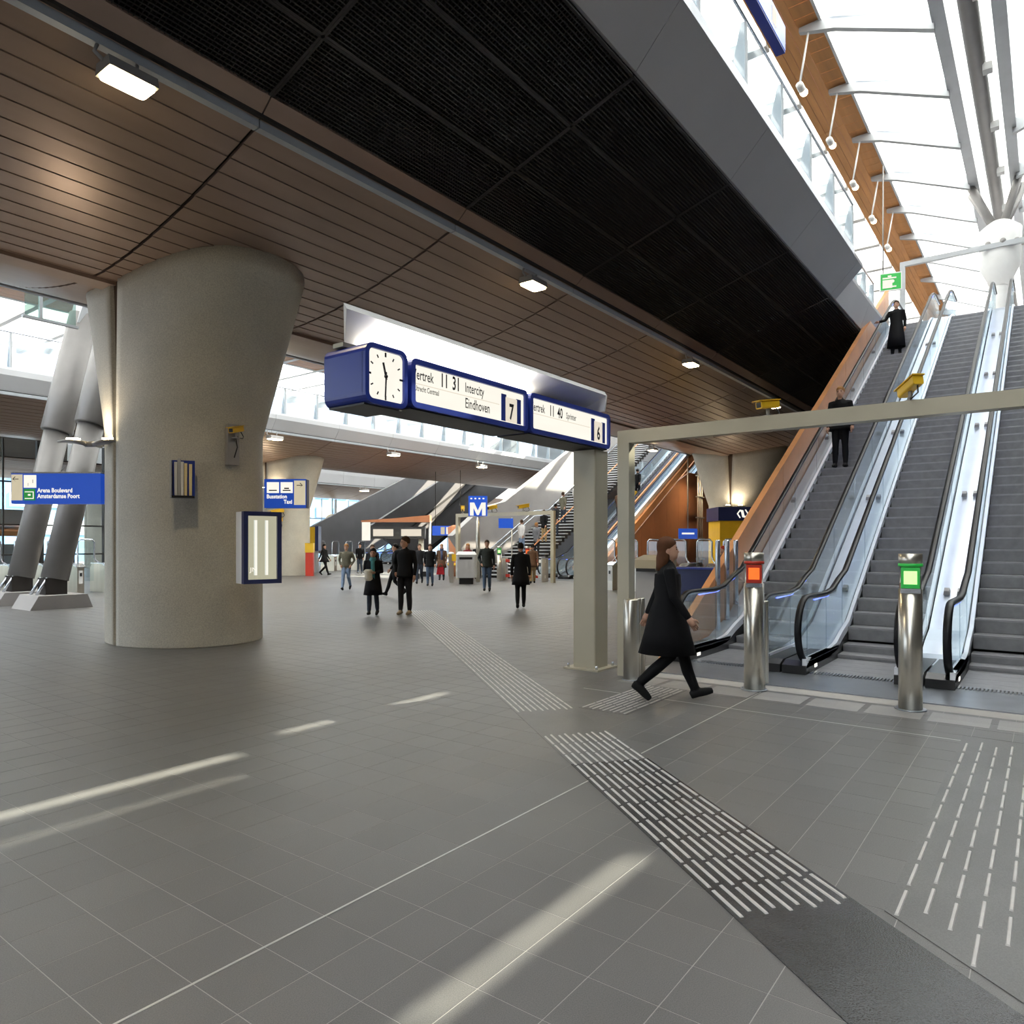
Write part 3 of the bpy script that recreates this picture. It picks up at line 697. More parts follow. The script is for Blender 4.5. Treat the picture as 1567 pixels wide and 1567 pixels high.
# ---- third bank, dark concrete flank
U3 = 44.0
for i, y in enumerate((45.6, 47.24)):
    escalator(('far escalator with blue light strips below the dark inclined wall', 'furthest escalator with blue light strips beside the glass facade')[i], y, U3, 9.1, group='furthest bank of escalators', knobs=False)
t = thing('ramp_wall', 'dark concrete wall rising beside the furthest escalators', 'wall', (U3, 44.3, 0))
MB().prism([(U3 - 1.5, 1.6), (U3 - 4.2, 3.1), (U3 + 16, 3.6 + 17 * K30), (U3 + 16, 14 * K30), (U3 + 2.4, 1.2), (U3 + .8, 0), (U3 - .4, 0)], 'y', 44.2, 44.5).build('wall_slab', 'concrete_dark', t, True)
ribbon([(U3 - 1, 2.3), (U3 + 16, 2.3 + 17 * K30)], 44.05, 44.2, -.06, .06).build('ledge', 'dark_frame', t, True)
ribbon([(U3 - 1, 1.5), (U3 + 16, 1.5 + 17 * K30)], 44.05, 44.2, -.06, .06).build('ledge', 'dark_frame', t, True)
t = thing('ramp_wall', 'dark concrete wall on the far side of the furthest escalators', 'wall', (U3, 48.3, 0))
MB().prism([(U3 - 9.5, 2.2), (U3 - 7, 3.0), (U3 + 14, 4.2 + 14 * K30), (U3 + 14, 12 * K30), (U3 - 1, .6), (U3 - 2, 0), (U3 - 3, 0)], 'y', 48.3, 48.6).build('wall_slab', 'concrete_dark', t, True)

# ================================================================== PORTALS, CAMERAS, BOLLARDS
def portal(label, u, y0, y1, z0=0.0, h=3.16, w=0.165, mat='paint_beige', group='camera portals over escalators'):
    t = thing('portal_frame', label, 'portal frame', (u, y0, z0), group=group)
    for y in (y0, y1): MB().box(u - w / 2, u + w / 2, y - w / 2, y + w / 2, z0, z0 + h - w).build('post', mat, t, True)
    MB().box(u - w / 2, u + w / 2, min(y0, y1) - w / 2, max(y0, y1) + w / 2, z0 + h - w, z0 + h).build('beam', mat, t, True)
    return t
portal('beige steel portal frame spanning the foot of the near escalators', 8.35, 4.39, -1.6)
portal('pale steel portal frame at the top of the near escalators', 30.4, 4.4, -1.6, 9.1, mat='grey_paint')
portal('grey steel portal frame in front of the distant staircase', 26.3, 17.4, 22.9)
def cctv(label, loc, rz, tilt=-12, group='yellow security cameras', s=1.0):
    t = thing('security_camera', label, 'camera', loc, rz, group)
    Rm = Matrix.Rotation(R(tilt), 4, 'Y'); up = Vector((0, 0, .16 * s))
    def tr(mb): mb.v = [tuple(Rm @ (Vector(p) * s) + up) for p in mb.v]; return mb
    m = MB(); m.prism(rrect(-.055, .055, -.05, .05, .018, 2), 'x', -.17, .17); tr(m).build('housing', 'yellow', t)
    m = MB(); m.box(-.19, .22, -.065, .065, .05, .062); tr(m).build('sun_shield', 'yellow', t)
    m = MB(); m.prism(rrect(-.038, .038, -.034, .034, .01, 2), 'x', .165, .175); tr(m).build('lens_window', 'black', t)
    m = MB(); m.tube([(0, 0, 0), (0, 0, .12 * s)], .022 * s, 8); m.box(-.05 * s, .05 * s, -.05 * s, .05 * s, 0, .015 * s); m.build('bracket', 'tube_grey', t)
    m = MB(); m.tube([(-.15 * s, 0, .14 * s), (-.2 * s, .02, .06 * s), (-.14 * s, .05 * s, .014 * s), (-.05 * s, .02, .012 * s), (0, 0, .05 * s)], .008 * s, 6); m.build('cable', 'black', t)
    return t
cctv('yellow security camera on the beige portal beam, left of the two', (8.35, 2.58, 3.16), R(155), 8, s=.85)
cctv('yellow security camera on the beige portal beam above the middle escalator', (8.35, 1.14, 3.16), R(35), 14, s=.95)
for i, (y, a) in enumerate(((22.6, 40), (20.8, 170), (19.0, 150))):
    cctv(('distant yellow security camera at the left end of the grey portal', 'distant yellow security camera in the middle of the grey portal', 'distant yellow security camera at the right part of the grey portal')[i], (26.3, y, 3.16), R(a), 10, s=1.5)
def bollard(label, u, v, light, tall=1.6, group='steel escalator bollards'):
    t = thing('bollard', label, 'bollard', (u, v, 0), group=group)
    if tall:
        m = MB(); m.lathe([(.112, 0), (.112, tall - .36), (.100, tall - .36), (.100, tall - .12), (.112, tall - .12), (.112, tall), (.105, tall)], 0, 0, 20); m.build('shaft', 'steel', t)
        m = MB(); m.lathe([(.1125, tall - .13), (.114, tall - .13), (.114, tall - .10), (.1125, tall - .10)], 0, 0, 20); m.build('collar', 'red' if light == 'red_light' else 'green', t)
        # square signal lamp facing the concourse
        an = math.atan2(-v, -u); ca, sa = math.cos(an), math.sin(an)
        def q(m_, w, z0, z1, r0, r1):
            m_.hexa([(ca * r0 - sa * x, sa * r0 + ca * x, z) for x, z in ((-w, z0), (w, z0), (w, z1), (-w, z1))], [(ca * r1 - sa * x, sa * r1 + ca * x, z) for x, z in ((-w, z0), (w, z0), (w, z1), (-w, z1))]); return m_
        ft = q(MB(), .085, tall - .35, tall - .14, .03, .108).build('lamp_frame', 'red' if light == 'red_light' else 'green', t)
        q(MB(), .06, tall - .31, tall - .175, .10, .112).build('signal_lamp', light, t)
        q(MB(), .09, tall - .40, tall - .355, .03, .113).build('lamp_sill', 'steel_cool', t)
    else:
        m = MB(); m.lathe([(.095, 0), (.095, 1.0), (.085, 1.01)], 0, 0, 18); m.build('shaft', 'steel', t)
    for k, d in enumerate((.30, .42) if tall else (.19, .30)):
        m = MB(); m.lathe([(.04, .013 if tall else 0), (.04, 1.0), (.034, 1.01)], d, 0.0, 12); m.build('side_tube', 'steel', t)
    m = MB(); m.tube([(.08, 0, .32), (.28 if tall else .17, 0, .32)], .02, 8); m.build('link_pin', 'steel', t)
    m = MB(); rb = .15 if tall else .11; m.lathe([(rb, 0.0), (rb, .012), (rb - .01, .014)], 0, 0, 18); m.build('base_plate', 'comb', t)
    return t
bollard('steel bollard with glowing red signal before the left escalator', 8.42, 2.76, 'red_light')
bollard('steel bollard with glowing green signal before the middle escalator', 8.37, 1.14, 'green_light')
bollard('short twin tube steel bollard at the foot of the beige portal post', 8.1, 4.19, None, 0)
for i, (u, v) in enumerate(((26.2, 22.2), (26.2, 18.7), (26.2, 20.3))):
    bollard(('distant steel bollard at the foot of the staircase', 'distant steel bollard in front of the copper trimmed escalators', 'distant steel bollard in the middle of the grey portal')[i], u, v, ('red_light', 'red_light', 'green_light')[i], group='distant steel bollards')
# ================================================================== DEPARTURE BOARD
# column
t = thing('display_column', 'beige square steel column carrying the blue departure boards', 'column', (8.57, 5.05, 0))
m = MB(); m.prism(rrect(-.175, .175, -.175, .175, .02, 2), 'z', 0.02, 2.97); m.build('shaft', 'paint_beige', t)
m = MB(); m.box(-.27, .27, -.27, .27, 0, .022); bp = m.build('base_plate', 'paint_beige', t)
for dx in (-.22, .22):
    for dy in (-.22, .22): m = MB(); m.lathe([(.018, .02), (.018, .07), (.012, .075)], dx, dy, 8); m.build('bolt', 'steel_cool', bp)
def led_board(label, x0, x1, zb, zt, yf, yb, lines, plat):
    t = thing('departure_board', label, 'display board', (x0, yf, zb), group='hanging departure boards')
    L = x1 - x0; Hh = zt - zb; D = yb - yf
    m = MB(); m.prism(rrect(0, L, 0, Hh, .07, 4), 'y', .035, D); m.build('case', 'blue', t)
    fr = MB(); o_ = rrect(0, L, 0, Hh, .07, 4); i_ = rrect(.055, L - .055, .055, Hh - .055, .02, 4); n = len(o_)
    fr.add([(p[0], .0, p[1]) for p in o_] + [(p[0], .0, p[1]) for p in i_] + [(p[0], .04, p[1]) for p in o_] + [(p[0], .034, p[1]) for p in i_],
           [(k, (k + 1) % n, n + (k + 1) % n, n + k) for k in range(n)] + [(2 * n + k, 2 * n + (k + 1) % n, (k + 1) % n, k) for k in range(n)] + [(n + k, n + (k + 1) % n, 3 * n + (k + 1) % n, 3 * n + k) for k in range(n)])
    fr.build('frame', 'blue', t)
    MB().box(.05, L - .05, .028, .036, .05, Hh - .05).build('lit_face', 'face_lit', t)
    MB().box(.0 + .02, L - .02, .04, D - .02, -.012, .002).build('underside', 'dark_frame', t)
    MB().box(.06, L * .73, .024, .03, Hh * .50, Hh * .50 + .008).build('flap_split', 'flap_cream', t)
    for s, size, x, z, mt in lines: lettering(s, size, x, z, t, mt, y=.020, sx=.66, bold=.004 if s[0] in '134' else .0015)
    px = L * .755
    MB().box(px - .01, px + .075, .02, .03, Hh * .15, Hh * .78).build('platform_bar', 'blue', t)
    MB().box(px + .06, px + .27, .016, .03, Hh * .15, Hh * .72).build('platform_flap', 'flap_cream', t)
    MB().box(px + .265, px + .35, .02, .03, Hh * .15, Hh * .74).build('platform_bar', 'blue', t)
    lettering(plat, .24, px + .115, Hh * .22, t, 'ink', y=.010, sx=.7, bold=.007)
    return t
BZ0, BZ1, BYF, BYB = 3.0, 3.47, 4.83, 5.36
led_board('blue departure board reading 11 31 Intercity Eindhoven, platform 7', 4.88, 6.78, BZ0, BZ1, BYF, BYB,
          [('Vertrek', .14, .03, .28, 'ink'), ('11', .19, .42, .27, 'ink'), ('31', .19, .60, .27, 'ink'), ('Intercity', .14, .80, .28, 'ink'), ('Utrecht Centraal', .075, .06, .17, 'ink_grey'), ('Eindhoven', .15, .80, .115, 'ink')], '7')
led_board('blue departure board reading 11 40, platform 6, beside the column', 6.83, 8.73, BZ0, BZ1, BYF, BYB,
          [('Vertrek', .14, .03, .27, 'ink'), ('11', .18, .42, .26, 'ink'), ('40', .18, .60, .26, 'ink'), ('Sprinter', .11, .80, .275, 'ink_grey')], '6')
# clock
t = thing('station_clock', 'blue boxed square station clock showing half past eleven', 'clock', (4.28, 4.80, 2.95))
cw, ch, cd = .52, .54, .56
m = MB(); m.prism(rrect(0, cw, 0, ch, .09, 5), 'y', .04, cd); m.build('case', 'blue', t)
fr = MB(); o_ = rrect(0, cw, 0, ch, .09, 5); i_ = rrect(.045, cw - .045, .045, ch - .045, .05, 5); n = len(o_)
fr.add([(p[0], 0, p[1]) for p in o_] + [(p[0], 0, p[1]) for p in i_] + [(p[0], .045, p[1]) for p in o_] + [(p[0], .03, p[1]) for p in i_],
       [(k, (k + 1) % n, n + (k + 1) % n, n + k) for k in range(n)] + [(2 * n + k, 2 * n + (k + 1) % n, (k + 1) % n, k) for k in range(n)] + [(n + k, n + (k + 1) % n, 3 * n + (k + 1) % n, 3 * n + k) for k in range(n)])
fr.build('frame', 'blue', t)
m = MB(); m.prism(i_, 'y', .026, .04); face = m.build('dial', 'face_lit', t)
MB().box(.03, cw - .03, .05, cd - .03, -.012, .004).build('underside', 'dark_frame', t)
def hand(parent, ang, r0, r1, w, name, y=.020, mt='ink'):
    a = R(ang); c_, s_ = math.sin(a), math.cos(a); cx, cz_ = cw / 2, ch / 2
    P = lambda r, k: (cx + c_ * r + s_ * k, cz_ + s_ * r - c_ * k)
    q = [P(r0, -w), P(r1, -w), P(r1, w), P(r0, w)]
    MB().prism(q, 'y', y, y + .004).build(name, mt, parent)
for k in range(12): hand(face, 30 * k, .175, .205 if k % 3 else .215, .006 if k % 3 else .009, 'hour_mark')
hand(t, 345, -.03, .125, .011, 'hour_hand', .016); hand(t, 183, -.04, .19, .008, 'minute_hand', .012)
MB().ball((cw / 2, .016, ch / 2), .018).build('hub', 'ink', t)
m = MB(); m.tube([(.15, .4, ch - .01), (.15, .4, ch + .05)], .025, 8); m.tube([(.38, .4, ch - .01), (.38, .4, ch + .05)], .025, 8); m.build('hanger', 'tube_grey', t)
# light trough above the boards
t = thing('light_trough', 'white reflector trough lighting the departure boards from above', 'light fitting', (4.1, 5.1, 3.5))
x0, x1 = 4.17, 8.80
MB().hexa([(x0, 4.92, 3.76), (x0 + .40, 5.42, 3.56), (x0 + .44, 5.47, 3.60), (x0, 4.96, 3.82)], [(x1, 4.92, 3.76), (x1, 5.42, 3.56), (x1, 5.47, 3.60), (x1, 4.96, 3.82)]).build('reflector', 'white_paint', t, True)
MB().prism([(4.92, 3.76), (5.42, 3.56), (5.40, 3.545), (4.95, 3.545)], 'x', x1 - .03, x1).build('end_plate', 'white_paint', t, True)
MB().prism([(5.42, 3.50), (5.47, 3.50), (5.47, 3.60), (5.42, 3.57)], 'x', x0 + .42, x1).build('back_rail', 'paint_beige', t, True)
for a_ in (4.6, 6.0):
    m = MB(); m.tube([(a_, 5.22, 3.575), (a_ + 1.4, 5.22, 3.575)], .019, 8); m.build('fluorescent_tube', 'tube_light', t, True)
for a_ in (5.2, 6.5, 7.2, 8.4): MB().box(a_, a_ + .05, 5.33, 5.40, 3.47, 3.60).build('hanger', 'tube_grey', t, True)
MB().box(4.3, 8.7, 5.12, 5.26, 3.492, 3.532).build('carrier_beam', 'paint_beige', t, True)
for ly, sx_ in ((0, 5.0), (1, 7.3)): pass
ld = bpy.data.lights.new('trough_light', 'AREA'); ld.shape = 'RECTANGLE'; ld.size = 2.3; ld.size_y = .1; ld.energy = 22; ld.color = (1, .95, .85)
lo_ = bpy.data.objects.new('trough_light', ld); COL.objects.link(lo_); lo_.parent = t; lo_.location = (5.85 - 4.1, 5.0 - 5.1, .05); lo_.rotation_euler = (math.pi, 0, 0)

# ================================================================== SIGNS ON THE PILLAR
def arrow(parent, x, z, s, d, mat='ink', y=-.012):
    w = .012 * s / .1
    MB().box(x - s, x + s, y, y + .004, z - w, z + w).build('arrow_shaft', mat, parent)
    for k in (-1, 1):
        q = [(x + d * s, z - w * .7), (x + d * s, z + w * .9), (x + d * (s - s * .75), z + k * s * .75 + w), (x + d * (s - s * .75 - 2 * w), z + k * s * .75)]
        MB().prism(q, 'y', y, y + .004).build('arrow_head', mat, parent)
t = thing('direction_sign', 'blue sign reading Arena Boulevard and Amsterdamse Poort with left arrow', 'sign', (4.93, 13.75, 2.38), CAMRZ)
W, Hs = 1.56, .54
t.location = (5.74, 13.22, 2.40); WM[t.name] = Matrix.Translation(t.location) @ Matrix.Rotation(CAMRZ, 4, 'Z')
MB().prism(rrect(-W, 0, 0, Hs, .012, 1), 'y', 0, .16).build('case', 'sign_blue', t)
MB().box(-W, 0, -.01, .17, Hs - .012, Hs + .012).build('top_rail', 'steel_cool', t)
MB().box(-W + .01, -W + .20, -.008, 0, .06, Hs - .03).build('arrow_panel', 'face_cream', t)
arrow(t, -W + .085, Hs - .11, .05, -1)
MB().box(-W + .225, -W + .44, -.008, 0, .28, Hs - .04).build('pictogram', 'face_lit', t)
MB().box(-W + .30, -W + .305, -.011, -.007, .31, .36).build('pictogram_mark', 'ink', t); MB().box(-W + .38, -W + .387, -.011, -.007, .36, .42).build('pictogram_mark', 'ink', t)
ep = MB().box(-W + .225, -W + .42, -.008, 0, .06, .26).build('exit_pictogram', 'green', t)
for q in ((.245, .40, .20, .215), (.245, .40, .085, .10), (.385, .40, .085, .215), (.30, .345, .14, .17)):
    MB().box(-W + q[0], -W + q[1], -.011, -.007, q[2], q[3]).build('exit_mark', 'face_lit', ep)
lettering('Arena Boulevard', .105, -W + .46, .20, t, 'face_lit', y=-.004, sx=.85, bold=.003)
lettering('Amsterdamse Poort', .105, -W + .46, .10, t, 'face_lit', y=-.004, sx=.85, bold=.003)
t = thing('direction_sign', 'blue sign reading Busstation and Taxi with right arrow', 'sign', (8.1, 11.9, 2.38), CAMRZ)
MB().prism(rrect(0, .80, 0, .55, .012, 1), 'y', 0, .16).build('case', 'navy', t)
MB().box(.0, .79, -.01, 0, .0, .55).build('face', 'sign_blue', t)
for x, w_ in ((.05, .23), (.31, .23)):
    p = MB().box(x, x + w_, -.014, -.009, .285, .49).build('pictogram', 'face_lit', t)
    MB().box(x + .04, x + w_ - .04, -.017, -.012, .325, .345).build('pictogram_mark', 'ink', p)
    if x > .2: MB().box(x + .07, x + .16, -.017, -.012, .36, .385).build('pictogram_mark', 'ink', p)
MB().box(.565, .78, -.014, -.009, .06, .52).build('arrow_panel', 'face_cream', t); arrow(t, .67, .43, .055, 1, y=-.018)
lettering('Busstation', .105, .045, .185, t, 'face_lit', y=-.012, sx=.88, bold=.003); lettering('Taxi', .105, .53, .085, t, 'face_lit', y=-.012, align='RIGHT', sx=.88, bold=.003)
# poster case
t = thing('poster_case', 'blue framed backlit empty poster case on the pillar side', 'poster case', (6.70, 10.40, 1.05), R(-15))
MB().box(0, .62, .12, .40, 0, 1.18).build('back_box', 'white_paint', t)
fo = MB(); fo.box(0, .62, 0, .12, 0, .07); fo.box(0, .62, 0, .12, 1.11, 1.18); fo.box(0, .07, 0, .12, .07, 1.11); fo.box(.55, .62, 0, .12, .07, 1.11); fo.build('frame', 'navy', t)
MB().box(.06, .56, .05, .07, .06, 1.12).build('lit_panel', 'face_cream', t)
for x in (.2, .38): m = MB(); m.tube([(x, .035, .14), (x, .035, 1.04)], .028, 8); m.build('tube', 'face_lit', t)
MB().box(.07, .55, .012, .016, .07, 1.11).build('glass_pane', 'glass_clear', t)
lettering('JN', .1, .1, .2, t, 'face_lit', y=.008, sx=1.2)
# leaflet rack
t = thing('leaflet_rack', 'blue leaflet rack with white and yellow papers on the pillar', 'leaflet rack', (5.98, 10.95, 2.43), R(-32))
MB().box(-.16, .17, .10, .14, 0, .60).build('back_panel', 'blue', t)
MB().box(-.18, -.155, -.10, .14, 0, .58).build('side_panel', 'grey_paint', t)
MB().box(.06, .17, .06, .10, .0, .34).build('pocket_front', 'blue', t)
for i, (x, h, mt) in enumerate(((-.10, .56, 'white_paint'), (-.055, .62, 'bin_grey'), (-.01, .57, 'white_paint'), (.04, .55, 'paper_cream'), (.11, .54, 'paper_cream'))):
    MB().hexa([(x - .02, .02, .04), (x + .02, .02, .04), (x + .02, .09, .04), (x - .02, .09, .04)], [(x - .022, -.03 + .02 * i, h), (x + .022, -.03 + .02 * i, h), (x + .022, .085, h), (x - .022, .085, h)]).build('leaflet', mt, t)
MB().box(-.155, .17, -.04, .10, 0, .03).build('tray', 'black', t)
cctv('yellow security camera on a grey plate on the large pillar', (6.84, 10.84, 3.46), R(205), 14, s=.9)
t = thing('mounting_plate', 'grey steel mounting plate below the pillar camera', 'plate', (6.84, 10.93, 3.02), R(-4))
MB().box(-.10, .10, -.02, .12, 0, .68).build('plate', 'tube_grey', t)
m = MB(); m.tube([(.02, -.03, .5), (.05, -.05, .3), (.0, -.04, .12)], .01, 6); m.build('cable', 'black', t)
# winged uplighter
def uplight(label, loc, rz, power=45):
    t = thing('wall_uplight', label, 'light fitting', loc, rz, 'winged uplighters')
    for s in (-1, 1):
        m = MB(); m.smooth = True
        rings = []
        for k in range(7):
            x = s * (.06 + .5 * k / 6); w = .13 * math.sin(math.pi * (.25 + .7 * k / 6)); z = .05 * math.sin(k / 6 * 2.2)
            rings.append([(x, w * math.cos(a), z + .045 * math.sin(a) * (1 - .1 * k)) for a in [2 * math.pi * q / 10 for q in range(10)]])
        m.loft(rings); m.build('wing', 'tube_grey', t)
    m = MB(); m.tube([(-.1, 0, 0), (.1, 0, 0)], .05, 10); m.tube([(0, 0, 0), (0, .3, .0)], .03, 8); m.build('arm', 'tube_grey', t)
    for s in (-1, 1):
        MB().box(s * .3 - .09, s * .3 + .09, -.05, .05, .075, .10).build('lens', 'lamp_warm', t)
    d = bpy.data.lights.new('uplight_beam', 'SPOT'); d.energy = power; d.color = (1, .82, .62); d.spot_size = R(165); d.spot_blend = .6; d.shadow_soft_size = .15
    o = bpy.data.objects.new('uplight_beam', d); COL.objects.link(o); o.parent = t; o.location = (0, -.1, .16); o.rotation_euler = (math.pi - R(10), 0, 0)
    return t
uplight('grey winged uplighter on the left face of the large pillar', (5.45, 12.9, 3.38), CAMRZ)
uplight('grey winged uplighter on the distant pillar', (22.8, 33.0, 4.6), CAMRZ)
uplight('grey winged uplighter on the pillar behind the information kiosk', (34.3, 12.2, 3.5), CAMRZ, 80)
# ================================================================== ENDS OF THE HALL AND OUTSIDE
g = MB(); g.box(-160, 220, -120, 260, -.6, -.41); tag(g.build('ground', 'asphalt'), 'grey street surface outside the station', kind='structure')
w = MB(); w.box(62, 62.4, -20, 43, 0, 16); tag(w.build('wall_end_blocker', 'concrete_dark'), 'dark wall added behind the escalators to shut out daylight', kind='structure')  # added to close the open far end, which let in too much light
w = MB(); w.box(-30, 62, -20.4, -20, 0, 16); tag(w.build('wall_back_blocker', 'concrete_dark'), 'plain unseen wall added behind the viewpoint to shut out daylight', kind='structure')  # out of view, added to stop light entering from behind
w = MB(); w.box(-30.4, -30, -20, 24, 0, 16); tag(w.build('wall_side_blocker', 'concrete_dark'), 'plain unseen wall added at the near end to shut out daylight', kind='structure')  # out of view, added to cut daylight from the near end
w = MB(); w.box(-30, 62, -20, -5.9, 16.85, 17.0); tag(w.build('ceiling_back_blocker', 'concrete_dark'), 'solid unseen roof added behind the viewpoint to block the sun', kind='structure')  # out of view, added to stop sun slipping past the roof slope
def facade(name, label, y, u0, u1, step, z1, rails, mat_frame, slim=.12):
    t = thing(name, label, None, (u0, y, 0), kind='structure')
    n = int(round((u1 - u0) / step))
    for k in range(n + 1):
        u = u0 + k * step; MB().box(u - slim, u + slim, y - .12, y + .12, 0, z1).build('mullion', mat_frame, t, True)
        if k < n:
            m_ = MB(); m_.box(u + step / 2 - .03, u + step / 2 + .03, y - .05, y + .05, 0, z1); m_.build('glazing_bar', mat_frame, t, True)
            zs = [0.0] + rails + [z1]
            for a, b in zip(zs[:-1], zs[1:]): MB().box(u + slim, u + step - slim, y - .01, y + .01, a + .03, b - .03).build('pane', 'glass_clear', t, True)
    for z in rails: MB().box(u0, u1, y - .06, y + .06, z - .035, z + .035).build('rail', mat_frame, t, True)
    return t
facade('window_1', 'far glass facade with white mullions and blue building beyond', 60.2, 42.4, 78.0, 3.55, 6.4, [1.1, 2.6, 4.3], 'grey_paint', .10)
facade('window_2', 'dark framed glass wall beyond the steel struts at left', 38.6, -4.0, 20.0, 3.0, 6.6, [1.2, 2.6, 4.6], 'dark_frame', .14)
def building(label, u0, u1, y, h, wall, bands, cols, depth=14, win='far_dark', face=-1):
    t = thing('office_building', label, 'building', ((u0 + u1) / 2, y + depth / 2, -.41), group='buildings across the street')
    MB().box(u0, u1, y, y + depth, -.41, h).build('wall', wall, t, True)
    st = (u1 - u0) / cols
    for z0, z1 in bands:
        for k in range(cols):
            a = u0 + k * st; MB().box(a + st * .12, a + st * .88, y - .12, y + .05, z0, z1).build('window', win, t, True)
    MB().box(u0 - .3, u1 + .3, y - .3, y + depth, h, h + .4).build('roof_edge', 'far_white', t, True)
    return t
building('blue glass office block seen through the far facade', 30, 120, 92, 18, 'far_blue', [(2.8 + 3.1 * k, 4.4 + 3.1 * k) for k in range(4)], 26, win='far_white')
building('pale office block with dark windows beyond the left glass wall', -40, 25, 78, 15, 'far_white', [(1.2 + 3.2 * k, 3.0 + 3.2 * k) for k in range(4)], 18)
t = thing('kiosk_stall', 'low market stall with orange awning outside the left glass wall', 'stall', (13.6, 44, -.41))
MB().box(11.6, 15.2, 43, 45, -.41, 1.7).build('counter', 'far_grey', t, True); MB().prism([(42.4, 2.1), (45.2, 2.5), (45.2, 2.75), (42.4, 2.35)], 'x', 11.3, 15.5).build('awning', 'copper_clad', t, True)
MB().box(11.6, 15.2, 43.2, 44.8, 2.75, 3.5).build('sign_box', 'far_grey', t, True)
# round clock hanging in the facade
t = thing('round_clock', 'round white clock hanging before the far glass facade', 'clock', (46.9, 57.5, 3.0))
m = MB(); m.prism([(.85 * math.cos(2 * math.pi * k / 28), .85 + .85 * math.sin(2 * math.pi * k / 28)) for k in range(28)], 'y', -.12, .12); m.build('dial', 'face_cream', t)
for k in range(12):
    a = R(30 * k); MB().box(-.03 + .7 * math.sin(a), .03 + .7 * math.sin(a), -.14, -.12, .82 + .7 * math.cos(a), .90 + .7 * math.cos(a)).build('hour_mark', 'ink_grey', t)
MB().box(-.03, .03, -.15, -.13, .85, 1.4).build('minute_hand', 'ink', t); MB().box(-.3, .03, -.15, -.13, .82, .9).build('hour_hand', 'ink', t)
m = MB(); m.tube([(0, 0, 1.7), (0, 0, 3.3)], .05, 8); m.build('hanger', 'tube_grey', t)

# ================================================================== FLOODLIGHTS
def flood(label, u, y, z, side, power, group, mat='lamp_warm', s=1.0):
    t = thing('floodlight', label, 'lamp', (u, y, z), 0, group)
    m = MB(); m.prism([(-.17 * s, -.02), (.17 * s, -.02), (.14 * s, .10 * s), (-.14 * s, .10 * s)], 'x', -.26 * s, .26 * s); m.build('housing', 'tube_grey', t)
    m = MB(); m.prism(rrect(-.24 * s, .24 * s, -.15 * s, .15 * s, .05 * s, 3), 'z', -.045, -.018); m.build('lens', mat, t)
    m = MB(); m.tube([(-.2 * s, 0, .06), (-.34 * s, 0, .14 * s), (-.3 * s, 0, .26 * s)], .022 * s, 6); m.tube([(.1, 0, .08), (.1, 0, .25 * s)], .02 * s, 6); m.build('bracket', 'tube_grey', t)
    if power:
        d = bpy.data.lights.new('floodlight_beam', 'SPOT'); d.energy = power; d.color = (1, .80, .50); d.spot_size = R(150); d.spot_blend = .8; d.shadow_soft_size = .2
        o = bpy.data.objects.new('floodlight_beam', d); COL.objects.link(o); o.parent = t; o.location = (0, 0, -.08)
    return t
names = ['bright floodlight at the upper left end of the pale ceiling strip', 'floodlight on the pale strip above the departure boards', 'third floodlight along the pale ceiling strip', 'fourth floodlight along the pale strip, above the beige portal']
for i, u in enumerate((3.75, 11.4, 19.05, 26.7)): flood(names[i], u, 8.0, 6.72, 0, 320, 'floodlights on the near ceiling strip')
names = ['floodlight of the second viaduct beside the left steel strut', 'floodlight of the second viaduct just right of the big pillar', 'floodlight of the second viaduct below the first departure board', 'floodlight of the second viaduct below the second departure board']
for i, u in enumerate((12.7, 20.3, 27.9, 35.6)): flood(names[i], u, 29.0, 6.62, 0, 350, 'floodlights on the second viaduct', s=1.3)
for i, u in enumerate((44.8, 52.5)): flood(('left of two small lamps under the far viaduct', 'right of two small lamps under the far viaduct')[i], u, 50.4, 6.60, 0, 160, 'floodlights on the far viaduct', s=1.6)
for i, u in enumerate((24.0, 31.6, 39.2)): flood(('unseen floodlight added under the near viaduct over the ticket gates', 'unseen floodlight added under the near viaduct to brighten the copper wall', 'unseen floodlight added under the near viaduct beyond the kiosk pillar')[i], u, 15.2, 6.2, 0, 650, 'floodlights added to brighten the copper wall')  # lamps out of view, added to brighten the copper wall and kiosk
# pendant platform lamps on inclined rods
for i, (u, a) in enumerate(((20.4, 0), (23.7, 0), (27.0, 0), (30.3, 0), (33.6, 0))):
    lb = ['pendant platform lamp nearest the hanging blue platform sign', 'glowing pendant platform lamp on a white rod below the timber band', 'second glowing pendant lamp further along the timber band', 'pendant platform lamp near the green exit sign', 'furthest pendant platform lamp at the escalator head'][i]
    t = thing('pendant_lamp', lb, 'lamp', (u, 5.44, 14.2), 0, 'platform pendant lamps')
    m = MB(); m.tube([(0, -.22, 1.35), (0, 0, .05)], .028, 8); m.build('rod', 'white_paint', t)
    m = MB(); m.smooth = True; m.loft([[(-.1 + q, .10 * k_ * math.cos(a_), .09 * k_ * math.sin(a_)) for a_ in [2 * math.pi * e / 12 for e in range(12)]] for q, k_ in ((0, .4), (.05, 1), (.32, 1), (.38, .6))]); m.build('housing', 'white_paint', t)
    m = MB(); m.ball((.32, -.02, -.03), .12, sc=(1.2, .9, .8)); m.build('lens', 'lamp_soft', t)
